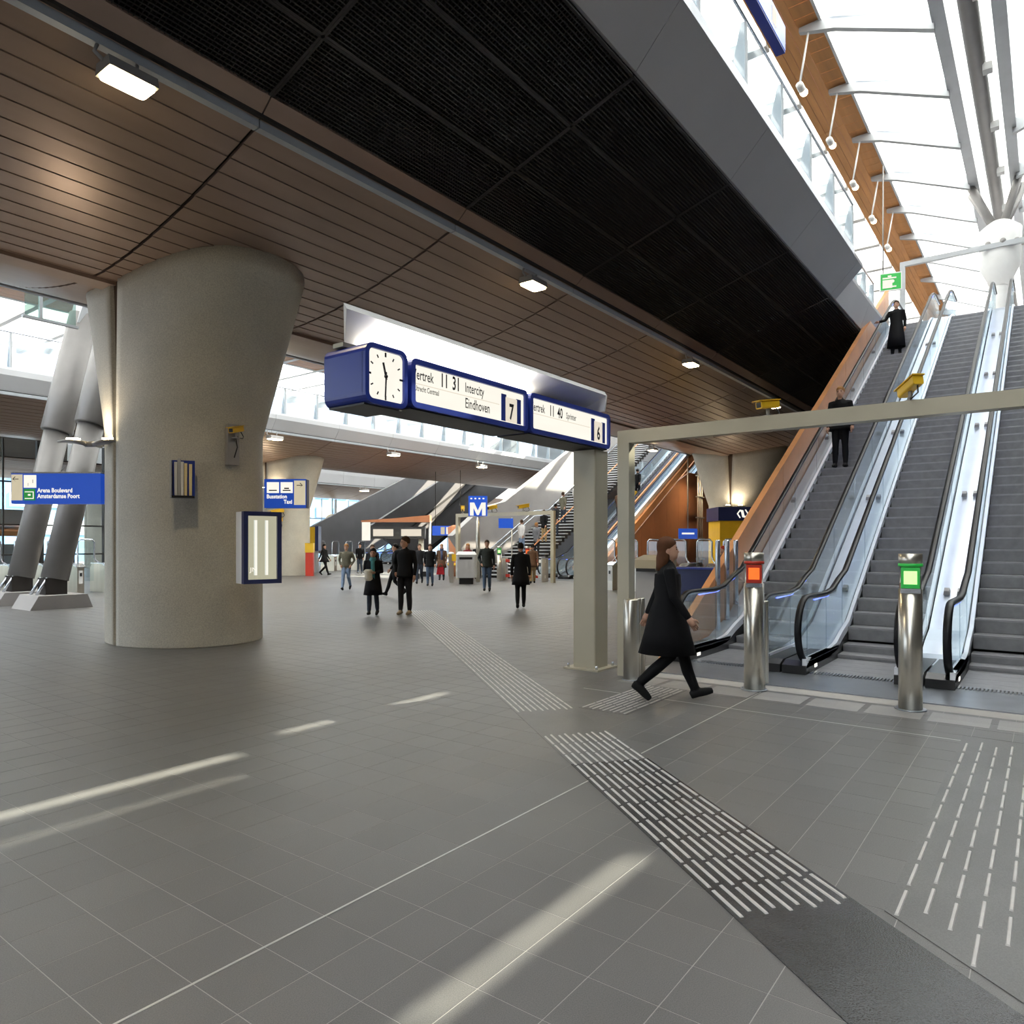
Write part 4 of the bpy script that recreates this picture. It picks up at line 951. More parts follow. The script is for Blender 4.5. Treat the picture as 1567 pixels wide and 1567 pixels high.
# blue sign hanging over the platform
t = thing('platform_sign', 'blue hanging platform sign high above the grey platform edge', 'sign', (14.7, 4.9, 12.85))
MB().box(-3.4, 2.1, -.1, .1, 0, .62).build('case', 'blue', t); MB().box(-3.38, 2.08, -.112, -.1, .04, .58).build('face', 'sign_blue', t)
lettering('Amsterdam Bijlmer ArenA', .30, -3.2, .2, t, 'face_lit', y=-.118, sx=.95)
MB().box(1.1, 1.4, -.118, -.112, .15, .5).build('pictogram', 'face_lit', t)
for x in (-2.6, 1.4): m = MB(); m.tube([(x, 0, .6), (x, .3, 2.9)], .03, 6); m.build('rod', 'white_paint', t)
# green exit sign at the escalator head
t = thing('exit_sign', 'green and white emergency exit sign hanging near the top portal', 'sign', (29.5, 4.66, 11.0), R(-75))
MB().box(-.36, .36, -.05, .05, 0, .66).build('case', 'white_paint', t); MB().box(-.33, .33, -.056, -.05, .04, .62).build('face', 'green', t)
for q in ((-.27, .05, .10, .40), (-.27, .18, .44, .49), (.02, .18, .12, .17), (-.1, .02, .5, .56)): MB().box(q[0], q[1], -.061, -.055, q[2], q[3]).build('exit_mark', 'face_lit', t)
m = MB(); m.ball((.06, -.058, .34), .06, sc=(1, .1, 1)); m.build('exit_mark', 'face_lit', t)
m = MB(); m.tube([(-.25, 0, .66), (-.25, 0, 4.65)], .025, 6); m.build('rod', 'tube_grey', t)

# ================================================================== STRUTS AT LEFT
def strut(label, b, top):
    t = thing('steel_strut', label, 'strut', (b[0], b[1], 0), 0, 'inclined steel roof struts')
    b = Vector((b[0], b[1], .52)); top = Vector(top); d = top - b; P = lambda k: b + d * k
    m = MB(); m.prism([(-.75, 0), (.75, 0), (.62, .36), (-.55, .36)], 'y', -.62, .62); m.build('plinth', 'concrete', t)
    m = MB(); m.box(-.26, .26, -.26, .26, .34, .80); m.build('shoe', 'deck_dark', t)
    for s in (-1, 1): m = MB(); m.tube([(-.45, s * .2, .36), (-.2, s * .2, .8)], .04, 8); m.build('tie_rod', 'steel_cool', t)
    m = MB(); m.tube([P(.03), P(.56)], .33, 20); m.build('lower_tube', 'strut_paint', t, True)
    m = MB(); m.tube([P(.555), P(.56), P(1)], [.40, .42, .42], 20); m.build('upper_sleeve', 'strut_paint', t, True)
    e = P(1.0); m = MB(); m.hexa([(e.x - .35, e.y - .35, e.z - .3), (e.x + .35, e.y - .35, e.z - .3), (e.x + .35, e.y + .35, e.z - .3), (e.x - .35, e.y + .35, e.z - .3)],
        [(e.x - .1, e.y - .55, e.z + .9), (e.x + .5, e.y - .55, e.z + .9), (e.x + .5, e.y + .2, e.z + .9), (e.x - .1, e.y + .2, e.z + .9)]); m.build('head_bracket', 'grey_paint', t, True)
    return t
strut('left inclined grey steel strut beyond the Arena Boulevard sign', (8.0, 23.5), (9.75, 23.5, 8.6))
strut('right inclined grey steel strut partly behind the big pillar', (8.05, 21.35), (9.8, 21.35, 8.6))
t = thing('glass_screen', 'green tinted glass screen with grey frame above the steel struts', 'glass screen', (7.3, 19.2, 7.0))
MB().box(6.65, 7.75, 19.18, 19.2, 7.05, 7.7).build('pane', 'glass_green', t, True)
m = MB(); m.box(6.6, 7.8, 19.14, 19.24, 7.68, 7.75); m.box(6.95, 7.01, 19.14, 19.24, 7.05, 7.7); m.box(6.6, 7.8, 19.14, 19.24, 7.0, 7.06); m.build('frame', 'grey_paint', t, True)
m = MB(); m.tube([(7.3, 19.2, 7.9), (7.3, 17.4, 8.6)], .05, 6); m.build('stay', 'grey_paint', t, True)

# ================================================================== TICKET GATES
def gate(label, loc, rz, group, s=1.0):
    t = thing('ticket_gate', label, 'ticket gate', loc, rz, group)
    m = MB(); m.prism([(-.65, 0), (.65, 0), (.65, .86), (.5, 1.0), (-.35, 1.0), (-.65, .9)], 'y', -.11, .11); m.build('pedestal', 'steel', t)
    m = MB(); m.prism([(-.7, .93), (-.4, 1.04), (.5, 1.04), (.5, 1.0), (-.35, 1.0), (-.66, .9)], 'y', -.15, .15); m.build('top_cap', 'steel_cool', t)
    m = MB(); m.tube([(0, .02, 1.0), (.1, .16, 1.12), (.1, .20, 1.25), (.1, .20, 1.78), (.1, .28, 1.86), (.1, .66, 1.86), (.1, .74, 1.78), (.1, .74, .35)], .03, 8); m.build('flap_frame', 'steel_cool', t)
    MB().box(.09, .11, .22, .73, .4, 1.8).build('flap_glass', 'glass_clear', t)
    MB().box(-.66, -.65, -.06, .06, .35, .8).build('reader_panel', 'white_paint', t); MB().box(-.675, -.655, -.03, .03, .6, .72).build('reader', 'black', t)
    return t
for k in range(9):
    gate('steel ticket gate in the row beyond the struts, number %s from the left' % ['one', 'two', 'three', 'four', 'five', 'six', 'seven', 'eight', 'nine'][k], (7.0 + k * .95, 27.0, 0), R(90), 'ticket gates beyond the struts')
for k in range(7):
    gate('steel ticket gate below the copper wall, %s from the escalator side' % ['first', 'second', 'third', 'fourth', 'fifth', 'sixth', 'seventh'][k], (24.0, 8.2 + k * .95, 0), 0, 'ticket gates below the copper wall')
for k in range(4):
    gate('small steel ticket gate beside the distant glass facade, %s counted from the pillar' % ['first', 'second', 'third', 'fourth'][k], (29.5 + k * 1.1, 36.5, 0), R(90), 'ticket gates near the facade')
for k, u in enumerate((11.62, 12.05, 12.48)):
    z0 = max(.17, (u - 11.7) * K30 + .19); h = 1.77 - z0
    t = thing('barrier_post', 'pale steel post standing between handrail and copper parapet, %s of three' % ['left', 'middle', 'right'][k], 'post', (u, 4.41, z0), group='steel posts beside the copper parapet')
    m = MB(); m.lathe([(.042, 0), (.042, h - .02), (.034, h)], 0, 0, 12); m.build('tube', 'steel_cool', t)
    m = MB(); m.lathe([(.05, 0), (.05, .03), (.043, .035)], 0, 0, 12); m.build('foot', 'steel_cool', t)
t = thing('service_counter', 'dark blue service counter in front of the ticket gates', 'counter', (20.6, 7.9, 0))
MB().prism([(6.7, .0), (9.1, .0), (9.1, .95), (6.7, .95)], 'x', 20.3, 20.9).build('body', 'navy', t, True)
MB().box(20.2, 21.0, 6.6, 9.2, .95, 1.0).build('worktop', 'blue', t, True)
for k in range(2): MB().box(20.28, 20.3, 6.75 + k * 1.2, 7.85 + k * 1.2, .06, .9).build('front_panel', 'navy', t, True)
t = thing('ticket_validator', 'beige ticket validator cabinet beside the portal post', 'machine', (16.6, 7.9, 0))
MB().prism([(7.6, 0), (8.3, 0), (8.3, 1.1), (7.6, 1.1)], 'x', 16.3, 16.9).build('cabinet', 'bin_grey', t, True)
MB().prism([(16.15, 1.1), (16.95, 1.1), (16.95, 1.42), (16.3, 1.3)], 'y', 7.5, 8.4).build('sloped_top', 'paint_beige', t, True); MB().box(16.12, 16.16, 7.7, 8.2, 1.02, 1.1).build('slot_panel', 'black', t, True)
# ---- information kiosk
t = thing('information_kiosk', 'yellow information kiosk with blue fascia and white arrow emblem', 'kiosk', (31.0, 10.95, 0), CAMRZ)
MB().box(-.7, 1.9, 0, 1.8, 0, 2.72).build('body', 'yellow', t); MB().box(-.78, 1.98, -.06, 1.86, 2.72, 3.32).build('fascia_band', 'navy', t)
MB().box(.1, .75, -.03, .02, 1.0, 2.35).build('window_frame', 'steel', t); MB().box(.16, .69, -.04, -.02, 1.06, 2.29).build('window_pane', 'dark_frame', t)
MB().box(.85, 1.6, -.03, .02, .9, 2.3).build('screen_panel', 'dark_frame', t)
# emblem: two interlocked arrows
def stroke(pts, w, parent, y=-.075, mat='face_lit', name='emblem_arrow'):
    m = MB()
    for a, b in zip(pts[:-1], pts[1:]):
        d = Vector((b[0] - a[0], b[1] - a[1])); L = d.length; d /= L; n_ = Vector((-d.y, d.x)) * w
        m.prism([(a[0] - d.x * w * .5 - n_.x, a[1] - d.y * w * .5 - n_.y), (b[0] + d.x * w * .5 - n_.x, b[1] + d.y * w * .5 - n_.y), (b[0] + d.x * w * .5 + n_.x, b[1] + d.y * w * .5 + n_.y), (a[0] - d.x * w * .5 + n_.x, a[1] - d.y * w * .5 + n_.y)], 'y', y, y + .012)
    return m.build(name, mat, parent)
cx, cz_ = .28, 3.02
stroke([(cx - .12, cz_ - .17), (cx - .23, cz_), (cx - .12, cz_ + .15), (cx, cz_ + .13), (cx + .05, cz_ - .10), (cx + .14, cz_ - .14)], .026, t)
stroke([(cx + .12, cz_ + .17), (cx + .23, cz_), (cx + .12, cz_ - .15), (cx, cz_ - .13), (cx - .05, cz_ + .10), (cx - .14, cz_ + .14)], .026, t)
lettering('Info', .3, .62, 2.92, t, 'face_lit', y=-.07, sx=.9)
# small blue sign and pipes beside the copper wall
t = thing('wall_sign', 'small blue sign beside the far copper wall and kiosk', 'sign', (33.0, 14.0, 1.95), CAMRZ)
MB().box(-.45, .45, 0, .08, 0, .5).build('case', 'sign_blue', t); MB().box(-.3, .3, -.01, 0, .22, .3).build('text_line', 'face_lit', t)
m = MB(); m.tube([(0, .05, .5), (0, .05, 4.0)], .03, 6); m.build('rod', 'tube_grey', t)
t = thing('conduit_rack', 'vertical grey conduits beside the second pillar', 'pipes', (39.6, 16.2, 0))
for k in range(3): m = MB(); m.tube([(39.6 + k * .3, 16.2, 0), (39.6 + k * .3, 16.2, 6.4)], .05, 8); m.build('conduit', 'tube_grey', t, True)
for k in range(5): MB().box(39.4, 40.5, 16.13, 16.27, 1.2 * k + .8, 1.2 * k + .86).build('clamp', 'tube_grey', t, True)

# ================================================================== CONCOURSE FURNITURE
t = thing('metro_sign', 'blue metro sign with large white M on a grey pole', 'sign', (24.9, 20.5, 0), CAMRZ)
m = MB(); m.lathe([(.09, 0), (.09, 2.95), (.07, 2.97)], 0, 0, 12); m.build('pole', 'steel', t)
MB().box(-.42, .42, -.12, .12, 2.95, 3.85).build('case', 'sign_blue', t)
mm = MB(); mm.prism([(-.26, 3.0), (-.14, 3.0), (-.14, 3.3), (-.03, 3.02), (.03, 3.02), (.14, 3.3), (.14, 3.0), (.26, 3.0), (.26, 3.52), (.12, 3.52), (0, 3.2), (-.12, 3.52), (-.26, 3.52)], 'y', -.15, -.135)
mm.v = [(x * 1.35, y, 2.97 + (z - 3.0) * 1.12) for x, y, z in mm.v]; mm.build('letter_m', 'face_lit', t)
for k in range(4): MB().box(-.33 + k * .18, -.25 + k * .18, -.13, -.12, 3.7, 3.76).build('white_tick', 'face_lit', t)
def bin_(label, loc, s=1.0):
    t = thing('litter_bin', label, 'bin', loc, CAMRZ, 'grey litter bins')
    m = MB(); m.prism(rrect(-.24 * s, .24 * s, -.24 * s, .24 * s, .04, 2), 'z', 0, .22 * s); m.build('plinth', 'black', t)
    m = MB(); m.prism(rrect(-.33 * s, .33 * s, -.33 * s, .33 * s, .06, 3), 'z', .22 * s, 1.0 * s); m.build('body', 'bin_grey', t)
    m = MB(); m.loft([[(x, y, 1.0 * s) for x, y in rrect(-.34 * s, .34 * s, -.34 * s, .34 * s, .06, 3)], [(x * .8, y * .8, 1.1 * s) for x, y in rrect(-.34 * s, .34 * s, -.34 * s, .34 * s, .06, 3)]]); m.build('lid', 'white_paint', t)
    MB().box(-.22 * s, .22 * s, -.335 * s, -.325 * s, .84 * s, .92 * s).build('slot', 'black', t)
bin_('large grey litter bin on a black base below the metro sign', (23.4, 19.9, 0), 1.25)
bin_('distant grey litter bin behind the walking man', (27.5, 26.2, 0), 1.25)
bin_('distant grey litter bin beside the far escalator foot', (25.4, 25.0, 0), 1.2)
t = thing('check_post', 'slim yellow and steel check in post in the middle of the concourse', 'post', (23.8, 21.1, 0), CAMRZ)
m = MB(); m.hexa([(-.09, -.09, 0), (.09, -.09, 0), (.09, .09, 0), (-.09, .09, 0)], [(-.13, -.09, 1.25), (.09, -.09, 1.25), (.09, .09, 1.25), (-.13, .09, 1.25)]); m.build('shaft', 'steel', t)
MB().box(.02, .2, -.12, .1, .95, 1.25).build('reader', 'yellow', t); m = MB(); m.ball((-.02, 0, 1.28), .14, sc=(1, .8, .5)); m.build('cap', 'white_paint', t)
t = thing('information_post', 'red and yellow post at the foot of the distant pillar', 'post', (24.2, 31.5, 0), CAMRZ)
MB().box(-.2, .2, -.12, .12, 0, 1.25).build('shaft', 'red', t); MB().box(-.22, .22, -.14, .14, 1.25, 1.75).build('head', 'yellow', t)
t = thing('ticket_machine', 'yellow ticket machine near the distant glass facade', 'machine', (26.9, 35.3, 0), CAMRZ)
t.location.z = 0; WM[t.name] = Matrix.Translation((26.9, 35.3, 0)) @ Matrix.Rotation(CAMRZ, 4, 'Z')
MB().box(-.55, .55, 0, .6, 0, 1.3).build('cabinet', 'far_grey', t); MB().box(-.5, .5, -.05, .6, 1.3, 2.7).build('upper_panel', 'yellow', t); MB().box(.5, .7, -.05, .6, 1.3, 2.75).build('side_panel', 'navy', t)
for dz, rz_ in ((4.0, 160), (3.5, 200)): cctv('distant yellow camera on the pillar beside the Busstation sign, %s' % ('upper' if dz == 4 else 'lower'), (22.95, 32.6, dz - .9), R(rz_), 12, s=2.0)
# distant display shelter
t = thing('display_shelter', 'distant departure displays under a brown canopy', 'display board', (29.0, 30.0, 0), CAMRZ)
MB().box(-1.4, 1.7, -.1, .4, 2.0, 2.7).build('case', 'dark_frame', t)
MB().prism([(-1.9, 2.95), (2.0, 2.95), (2.0, 3.35), (-.2, 3.15), (-1.9, 3.05)], 'y', -.3, .7).build('canopy', 'copper_wall', t)
for x in (-1.25, .35): MB().box(x, x + 1.15, -.13, -.1, 2.15, 2.55).build('screen', 'flap_cream', t)
MB().box(-1.9, -1.45, -.1, .1, 1.9, 2.95).build('lit_end', 'face_lit', t)
for x in (1.45, ): m = MB(); m.tube([(x, .2, 0), (x, .2, 2.0)], .16, 10); m.build('column', 'paint_beige', t)
m = MB(); m.tube([(1.95, .2, 0), (1.95, .2, 3.0)], .07, 8); m.build('post', 'white_paint', t)
t = thing('hanging_sign', 'small blue and yellow direction sign in front of the dark inclined wall', 'sign', (34.6, 31.0, 2.25), CAMRZ)
MB().box(-1.0, 1.0, 0, .12, 0, .62).build('case', 'sign_blue', t); MB().box(-.45, -.2, -.01, 0, .08, .54).build('arrow_panel', 'face_cream', t); MB().box(-.1, .35, -.01, 0, .08, .54).build('pictogram', 'face_lit', t)
m = MB(); [m.tube([(x_, .06, .6), (x_, .06, 4.2)], .02, 6).build('rod', 'deck_dark', t) for x_, m in ((-.8, MB()), (.8, MB()))]
t = thing('stair_sign', 'plain blue sign on posts at the foot of the staircase', 'sign', (25.9, 19.7, 1.95), CAMRZ)
t.location.z = 0; WM[t.name] = Matrix.Translation((25.9, 19.7, 0)) @ Matrix.Rotation(CAMRZ, 4, 'Z')
MB().box(-.32, .34, 0, .08, 2.42, 2.86).build('panel', 'sign_blue', t); m = MB(); m.tube([(.28, .04, 0), (.28, .04, 2.9)], .025, 8); m.build('post', 'steel', t)
t = thing('shop_kiosk', 'brown round kiosk with yellow stripes under the inclined wall', 'kiosk', (29.3, 25.0, 0))
m = MB(); m.lathe([(.9, 0), (.9, .9), (.92, 1.0), (.85, 1.1), (.95, 2.6), (.7, 2.7)], 0, 0, 20); m.build('drum', 'copper_wall', t)
for z in (.55, 1.0): m = MB(); m.lathe([(.93, z), (.96, z), (.96, z + .14), (.93, z + .14)], 0, 0, 20); m.build('stripe', 'yellow', t)
t = thing('work_barrier', 'red and white safety barrier before the far escalators', 'barrier', (26.9, 19.4, 0))
for z in (.15, .85): 
    for k in range(6): MB().box(-.02, .02, -1.2 + k * .4, -.8 + k * .4, z, z + .14).build('board', 'red' if k % 2 else 'white_paint', t)
for y in (-1.15, 1.15): MB().box(-.25, .25, y - .03, y + .03, 0, 1.05).build('foot', 'bin_grey', t)
m = MB(); m.tube([(0, -1.0, .2), (0, 1.0, .8)], .03, 6); m.build('brace', 'white_paint', t)
# ================================================================== PEOPLE
def dup_mat(name, col, rough=.75): 
    if name not in MATS: pbr(name, col, rough, var=.15, scale=14, spec=.2)
    return name
for n_, c_ in dict(cloth_black=(.006, .006, .007), cloth_char=(.02, .02, .023), cloth_olive=(.13, .12, .085), cloth_green=(.03, .035, .03), jeans=(.09, .13, .20), jeans_dark=(.035, .045, .065),
                   jeans_light=(.19, .26, .38), cloth_maroon=(.16, .012, .022), cloth_brown=(.11, .06, .035), cloth_tan=(.34, .24, .12), teal=(.07, .24, .26), shirt_white=(.6, .58, .56), cloth_blue=(.07, .09, .17),
                   cloth_grey=(.16, .16, .17), hair_brown=(.06, .032, .016), hair_dark=(.015, .011, .009), hair_blond=(.36, .17, .06), hair_auburn=(.09, .035, .015), skin=(.52, .30, .21), skin_dark=(.20, .11, .075),
                   shoe_black=(.012, .012, .012), shoe_beige=(.35, .28, .18), paper=(.62, .58, .48), bag_red=(.42, .02, .03), scarf_red=(.40, .05, .02)).items(): dup_mat(n_, c_)
def ellipse_ring(cx, cy, z, rx, ry, n=18, skew=0.0): return [(cx + rx * math.cos(2 * math.pi * k / n), cy + ry * math.sin(2 * math.pi * k / n), z + skew * math.sin(2 * math.pi * k / n)) for k in range(n)]
HEAD = [(1.515, .045, .052, .022), (1.535, .058, .078, .030), (1.565, .067, .092, .022), (1.61, .073, .098, .010), (1.66, .077, .101, .0), (1.705, .070, .090, -.004), (1.735, .048, .062, -.008), (1.75, .02, .026, -.008)]
def person(label, loc, heading, h=1.75, top='cloth_black', bottom='cloth_char', hair='hair_brown', skin='skin', shoe='shoe_black', pose='walk', phase=1, coat=None, coat_mat=None, long_hair=False,
           arms=('swing', 'swing'), head_turn=0.0, voxel=0.02, group='people in the concourse', scarf=None, hood=False, bald=False, build=1.0):
    t = thing('person', label, 'person', loc, heading, group)
    sc = h / 1.75; S = []; mb = MB()
    def tube(pts, rad, tag_, n=10):
        mb.tube(pts, rad, n); pts = [Vector(p) for p in pts]
        for i in range(len(pts) - 1):
            for q in range(5): k = q / 4; S.append((pts[i].lerp(pts[i + 1], k), rad[i] * (1 - k) + rad[i + 1] * k, tag_))
    def rings(rs, tag_):
        mb.loft([ellipse_ring(cx, cy, z, rx, ry) for z, rx, ry, cx, cy in rs])
        for z, rx, ry, cx, cy in rs:
            for dx in (-.6, 0, .6): S.append((Vector((cx + dx * rx, cy, z)), min(rx, ry), tag_))
    b = build
    rings([(.84, .145, .10, 0, 0), (.92, .168 * b, .122 * b, 0, 0), (1.02, .155 * b, .115 * b, 0, 0), (1.14, .155 * b, .112 * b, 0, .005), (1.27, .178 * b, .122 * b, 0, .005), (1.38, .185 * b, .112, 0, 0), (1.44, .14, .09, 0, -.005), (1.48, .075, .07, 0, 0)], 'top')
    tube([(0, 0, 1.44), (0, .012, 1.55)], [.062, .055], 'skin')
    ct, st_ = math.cos(head_turn), math.sin(head_turn)
    rot = lambda p: (p[0] * ct - p[1] * st_, p[0] * st_ + p[1] * ct, p[2])
    mb.smooth = False
    hr = [[rot((rx * math.cos(2 * math.pi * k / 18), cy + ry * math.sin(2 * math.pi * k / 18), z)) for k in range(18)] for z, rx, ry, cy in HEAD]
    mb.loft(hr)
    for z, rx, ry, cy in HEAD: S.append((Vector(rot((0, cy, z))), ry, 'skin'))
    nose = [rot((0, .092, 1.645)), rot((0, .118, 1.60)), rot((0, .10, 1.59))]
    mb.tube(nose, [.010, .016, .012], 6); S.append((Vector(nose[1]), .02, 'skin'))
    for s in (-1, 1): e = rot((s * .077, -.005, 1.615)); mb.ball(e, .022, 8, 5, (.5, 1, 1.5)); S.append((Vector(e), .02, 'skin'))
    # legs
    if pose == 'walk': L = {1: ((.085, .17, .50), (.08, .30, .09), 18), -1: ((-.085, .03, .49), (-.08, -.30, .17), -38)}
    elif pose == 'small': L = {1: ((.085, .09, .50), (.085, .13, .085), 6), -1: ((-.085, .02, .50), (-.085, -.14, .10), -14)}
    else: L = {1: ((.095, .02, .49), (.11, .0, .08), 0), -1: ((-.095, .01, .49), (-.10, -.02, .08), 0)}
    if phase < 0: L = {1: tuple([(-L[-1][0][0],) + L[-1][0][1:], (-L[-1][1][0],) + L[-1][1][1:], L[-1][2]]), -1: tuple([(-L[1][0][0],) + L[1][0][1:], (-L[1][1][0],) + L[1][1][1:], L[1][2]])}
    low = 9
    for s in (1, -1):
        kn, an, pt = L[s]; hip = (s * .085, 0, .90)
        tube([hip, ((hip[0] + kn[0]) / 2, (hip[1] + kn[1]) / 2 + .01, (hip[2] + kn[2]) / 2), kn, ((kn[0] + an[0]) / 2, (kn[1] + an[1]) / 2 - .012, (kn[2] + an[2]) / 2), (an[0], an[1], an[2] + .02)], [.10, .088, .068, .066, .052], 'bottom')
        c_, s__ = math.cos(R(pt)), math.sin(R(pt)); foot = lambda y, z: (an[0], an[1] + y * c_ - z * s__, an[2] + y * s__ + z * c_)
        tube([foot(-.065, -.045), foot(.02, -.035), foot(.11, -.05), foot(.185, -.06)], [.042, .052, .045, .032], 'shoe')
        low = min(low, min(foot(-.065, -.045)[2] - .04, foot(.185, -.06)[2] - .03, foot(.11, -.05)[2] - .042))
    # arms
    hands = []
    for i, s in enumerate((1, -1)):
        sh = Vector((s * .185 * b, 0, 1.405)); a = arms[i]
        if a == 'swing': f = -1 if (s * phase > 0) else 1; el = Vector((s * .235, .07 * f - .03, 1.13)); wr = Vector((s * .235, .20 * f + .0, .90))
        elif a == 'down': el = Vector((s * .24, -.03, 1.13)); wr = Vector((s * .245, .05, .87))
        elif a == 'hold': el = Vector((s * .23, -.02, 1.13)); wr = Vector((s * .08, .24, 1.12))
        elif a == 'pocket': el = Vector((s * .29, -.08, 1.13)); wr = Vector((s * .19, .08, .93))
        elif a == 'rail': el = Vector((s * .30, .10, 1.16)); wr = Vector((s * .47, .27, 1.10))
        elif a == 'up': el = Vector((s * .25, .10, 1.2)); wr = Vector((s * .12, .16, 1.45))
        tube([sh - Vector((s * .05, 0, .0)), sh, (sh + el) / 2, el, (el + wr) / 2, wr], [.06, .068, .058, .05, .046, .038], 'top')
        hands.append((wr, (wr - el).normalized(), s))
    me0 = mb.mesh('body_raw', ['skin']); ob = bpy.data.objects.new('body_raw', me0); COL.objects.link(ob)
    md = ob.modifiers.new('r', 'REMESH'); md.mode = 'VOXEL'; md.voxel_size = voxel
    m2 = ob.modifiers.new('s', 'SMOOTH'); m2.factor = .5; m2.iterations = 3
    dg = bpy.context.evaluated_depsgraph_get(); me = bpy.data.meshes.new_from_object(ob.evaluated_get(dg)); bpy.data.objects.remove(ob); bpy.data.meshes.remove(me0)
    # hands: palm, four fingers of unequal length and a thumb from the side of the palm
    hb = MB(); 
    for wr, d, s in hands:
        side = Vector((0, 1, 0)) if abs(d.y) < .8 else Vector((s, 0, 0)); side = (side - d * side.dot(d)).normalized(); nrm = d.cross(side) * 1.0
        hb.tube([wr - d * .01, wr + d * .035, wr + d * .085], [.03, .038, .034], 8)
        for j, L_ in enumerate((.062, .075, .078, .066)):
            o_ = wr + d * .08 + side * (.028 - .0185 * j) ; in_ = nrm * (-.012 * s)
            hb.tube([o_, o_ + d * L_ * .5 + in_ * .4, o_ + d * L_ * .85 + in_ * 1.8], [.0098, .009, .007], 6)
        o_ = wr + d * .035 + side * .034; hb.tube([o_, o_ + d * .03 + side * .022, o_ + d * .062 + side * .022], [.012, .011, .008], 6)
    nv = len(me.vertices)
    vs_ = [tuple(v.co) for v in me.vertices] + hb.v; fs_ = [tuple(p.vertices) for p in me.polygons]; nb = len(fs_); fs_ += [tuple(i + nv for i in q) for q in hb.f]
    bpy.data.meshes.remove(me); me = bpy.data.meshes.new('body'); me.from_pydata([(x * sc, y * sc, (z - low) * sc) for x, y, z in vs_], [], fs_); me.update()
    tags = ['skin', 'top', 'bottom', 'shoe']
    for m_ in (skin, top, bottom, shoe): me.materials.append(M(m_))
    P_ = np.array([s_[0] for s_ in S]); RR = np.array([s_[1] for s_ in S]); T = np.array([tags.index(s_[2]) for s_ in S])
    va = np.array(vs_); cen = np.array([va[list(q)].mean(0) for q in fs_[:nb]])
    d2 = np.sqrt(((cen[:, None, :] - P_[None]) ** 2).sum(-1)) - RR[None]
    idx = T[d2.argmin(1)]; idx = np.concatenate([idx, np.zeros(len(fs_) - nb, int)])
    me.polygons.foreach_set('material_index', idx.astype('i')); me.polygons.foreach_set('use_smooth', [True] * len(fs_)); me.update()
    o = bpy.data.objects.new('body', me); COL.objects.link(o); o.parent = t
    tr = lambda m_: setattr(m_, 'v', [(x * sc, y * sc, (z - low) * sc) for x, y, z in m_.v]) or m_
    # face: eyes, brows, mouth
    m_ = MB()
    for s in (-1, 1):
        m_.ball(rot((s * .031, .094, 1.632)), .011, 8, 5, (1.3, .5, .8)); m_.tube([rot((s * .015, .099, 1.655)), rot((s * .048, .088, 1.655))], .005, 5)
    m_.tube([rot((-.024, .102, 1.563)), rot((.024, .102, 1.563))], .006, 5)
    tr(m_).build('face', 'hair_dark', t)
    if not bald:
        m_ = MB(); m_.smooth = True
        hs = [(1.60, .074, .080, -.030), (1.63, .083, .094, -.024), (1.67, .087, .103, -.016), (1.71, .083, .104, -.010), (1.745, .064, .080, -.012), (1.772, .022, .03, -.014)]
        if long_hair: hs = [(1.40, .085, .05, -.075), (1.46, .10, .062, -.06), (1.54, .098, .078, -.045)] + hs
        m_.loft([[rot((rx * math.cos(2 * math.pi * k / 18), cy + ry * math.sin(2 * math.pi * k / 18), z)) for k in range(18)] for z, rx, ry, cy in hs]); tr(m_).build('hair', hair, t)
    if coat:
        m_ = MB(); m_.smooth = True; st2 = .08 if pose == 'walk' else .02; W_ = (1.10 - coat) / .55
        n = 24; rs = []
        for z, rx, ry in ((1.36, .196 * b, .128 * b), (1.25, .192 * b, .135 * b), (1.10, .172 * b, .128 * b), (.95, .192 * b, .152 * b + st2 * .4), ((.95 + coat) / 2, .205 + .02 * W_, .168 + st2), (coat, .225 + .03 * W_, .19 + st2 * 1.5)):
            rs.append([((rx + .010 * math.sin(5 * a + z * 3) * (1.25 - z)) * math.cos(a), (ry + .012 * math.sin(7 * a) * (1.2 - z)) * math.sin(a), z) for a in [2 * math.pi * k / n for k in range(n)]])
        inner = [[(x * .95, y * .95, z + .004) for x, y, z in r] for r in rs[::-1]]
        m_.loft(rs + inner, cap=False); tr(m_).build('coat', coat_mat or top, t)
    if scarf:
        m_ = MB(); m_.smooth = True
        m_.loft([ellipse_ring(0, .01, z, rx, ry) for z, rx, ry in ((1.41, .10, .095), (1.45, .105, .10), (1.50, .085, .085), (1.53, .07, .075))]); 
        m_.hexa([(-.07, .13, .95), (.03, .13, .95), (.03, .15, .95), (-.07, .15, .95)], [(-.06, .10, 1.42), (.04, .10, 1.42), (.04, .13, 1.42), (-.06, .13, 1.42)]); tr(m_).build('scarf', scarf, t)
    return t
def face_to(X, Y): # heading so local +y points along camera-space direction (right, away)
    u, v = w2(X, Y); return math.atan2(-u, v)
TOC, AWAY, RIGHT, LEFT = face_to(0, -1), face_to(0, 1), face_to(1, 0), face_to(-1, 0)
person('person in black knee length coat and boots walking past the left escalator', (7.25, 3.31, 0), face_to(1, -.12), 1.74, 'cloth_black', 'cloth_black', 'hair_auburn', pose='walk', phase=-1, coat=.50, long_hair=True, voxel=.013, build=1.08, group='people near the escalators')
nz = lambda u: (u - 11.7) * K30
def step_z(u, u0=11.7):
    tread = .2 / K30; k = math.floor((u - u0 + tread * .9) / tread + 1e-6); return k * .2 + .012
person('person in long black coat holding the handrail high on the left escalator', (24.55, 3.72, step_z(24.55)), R(90), 1.68, 'cloth_black', 'cloth_black', 'hair_brown', pose='stand', coat=.28, arms=('rail', 'down'), group='people on the near escalator')
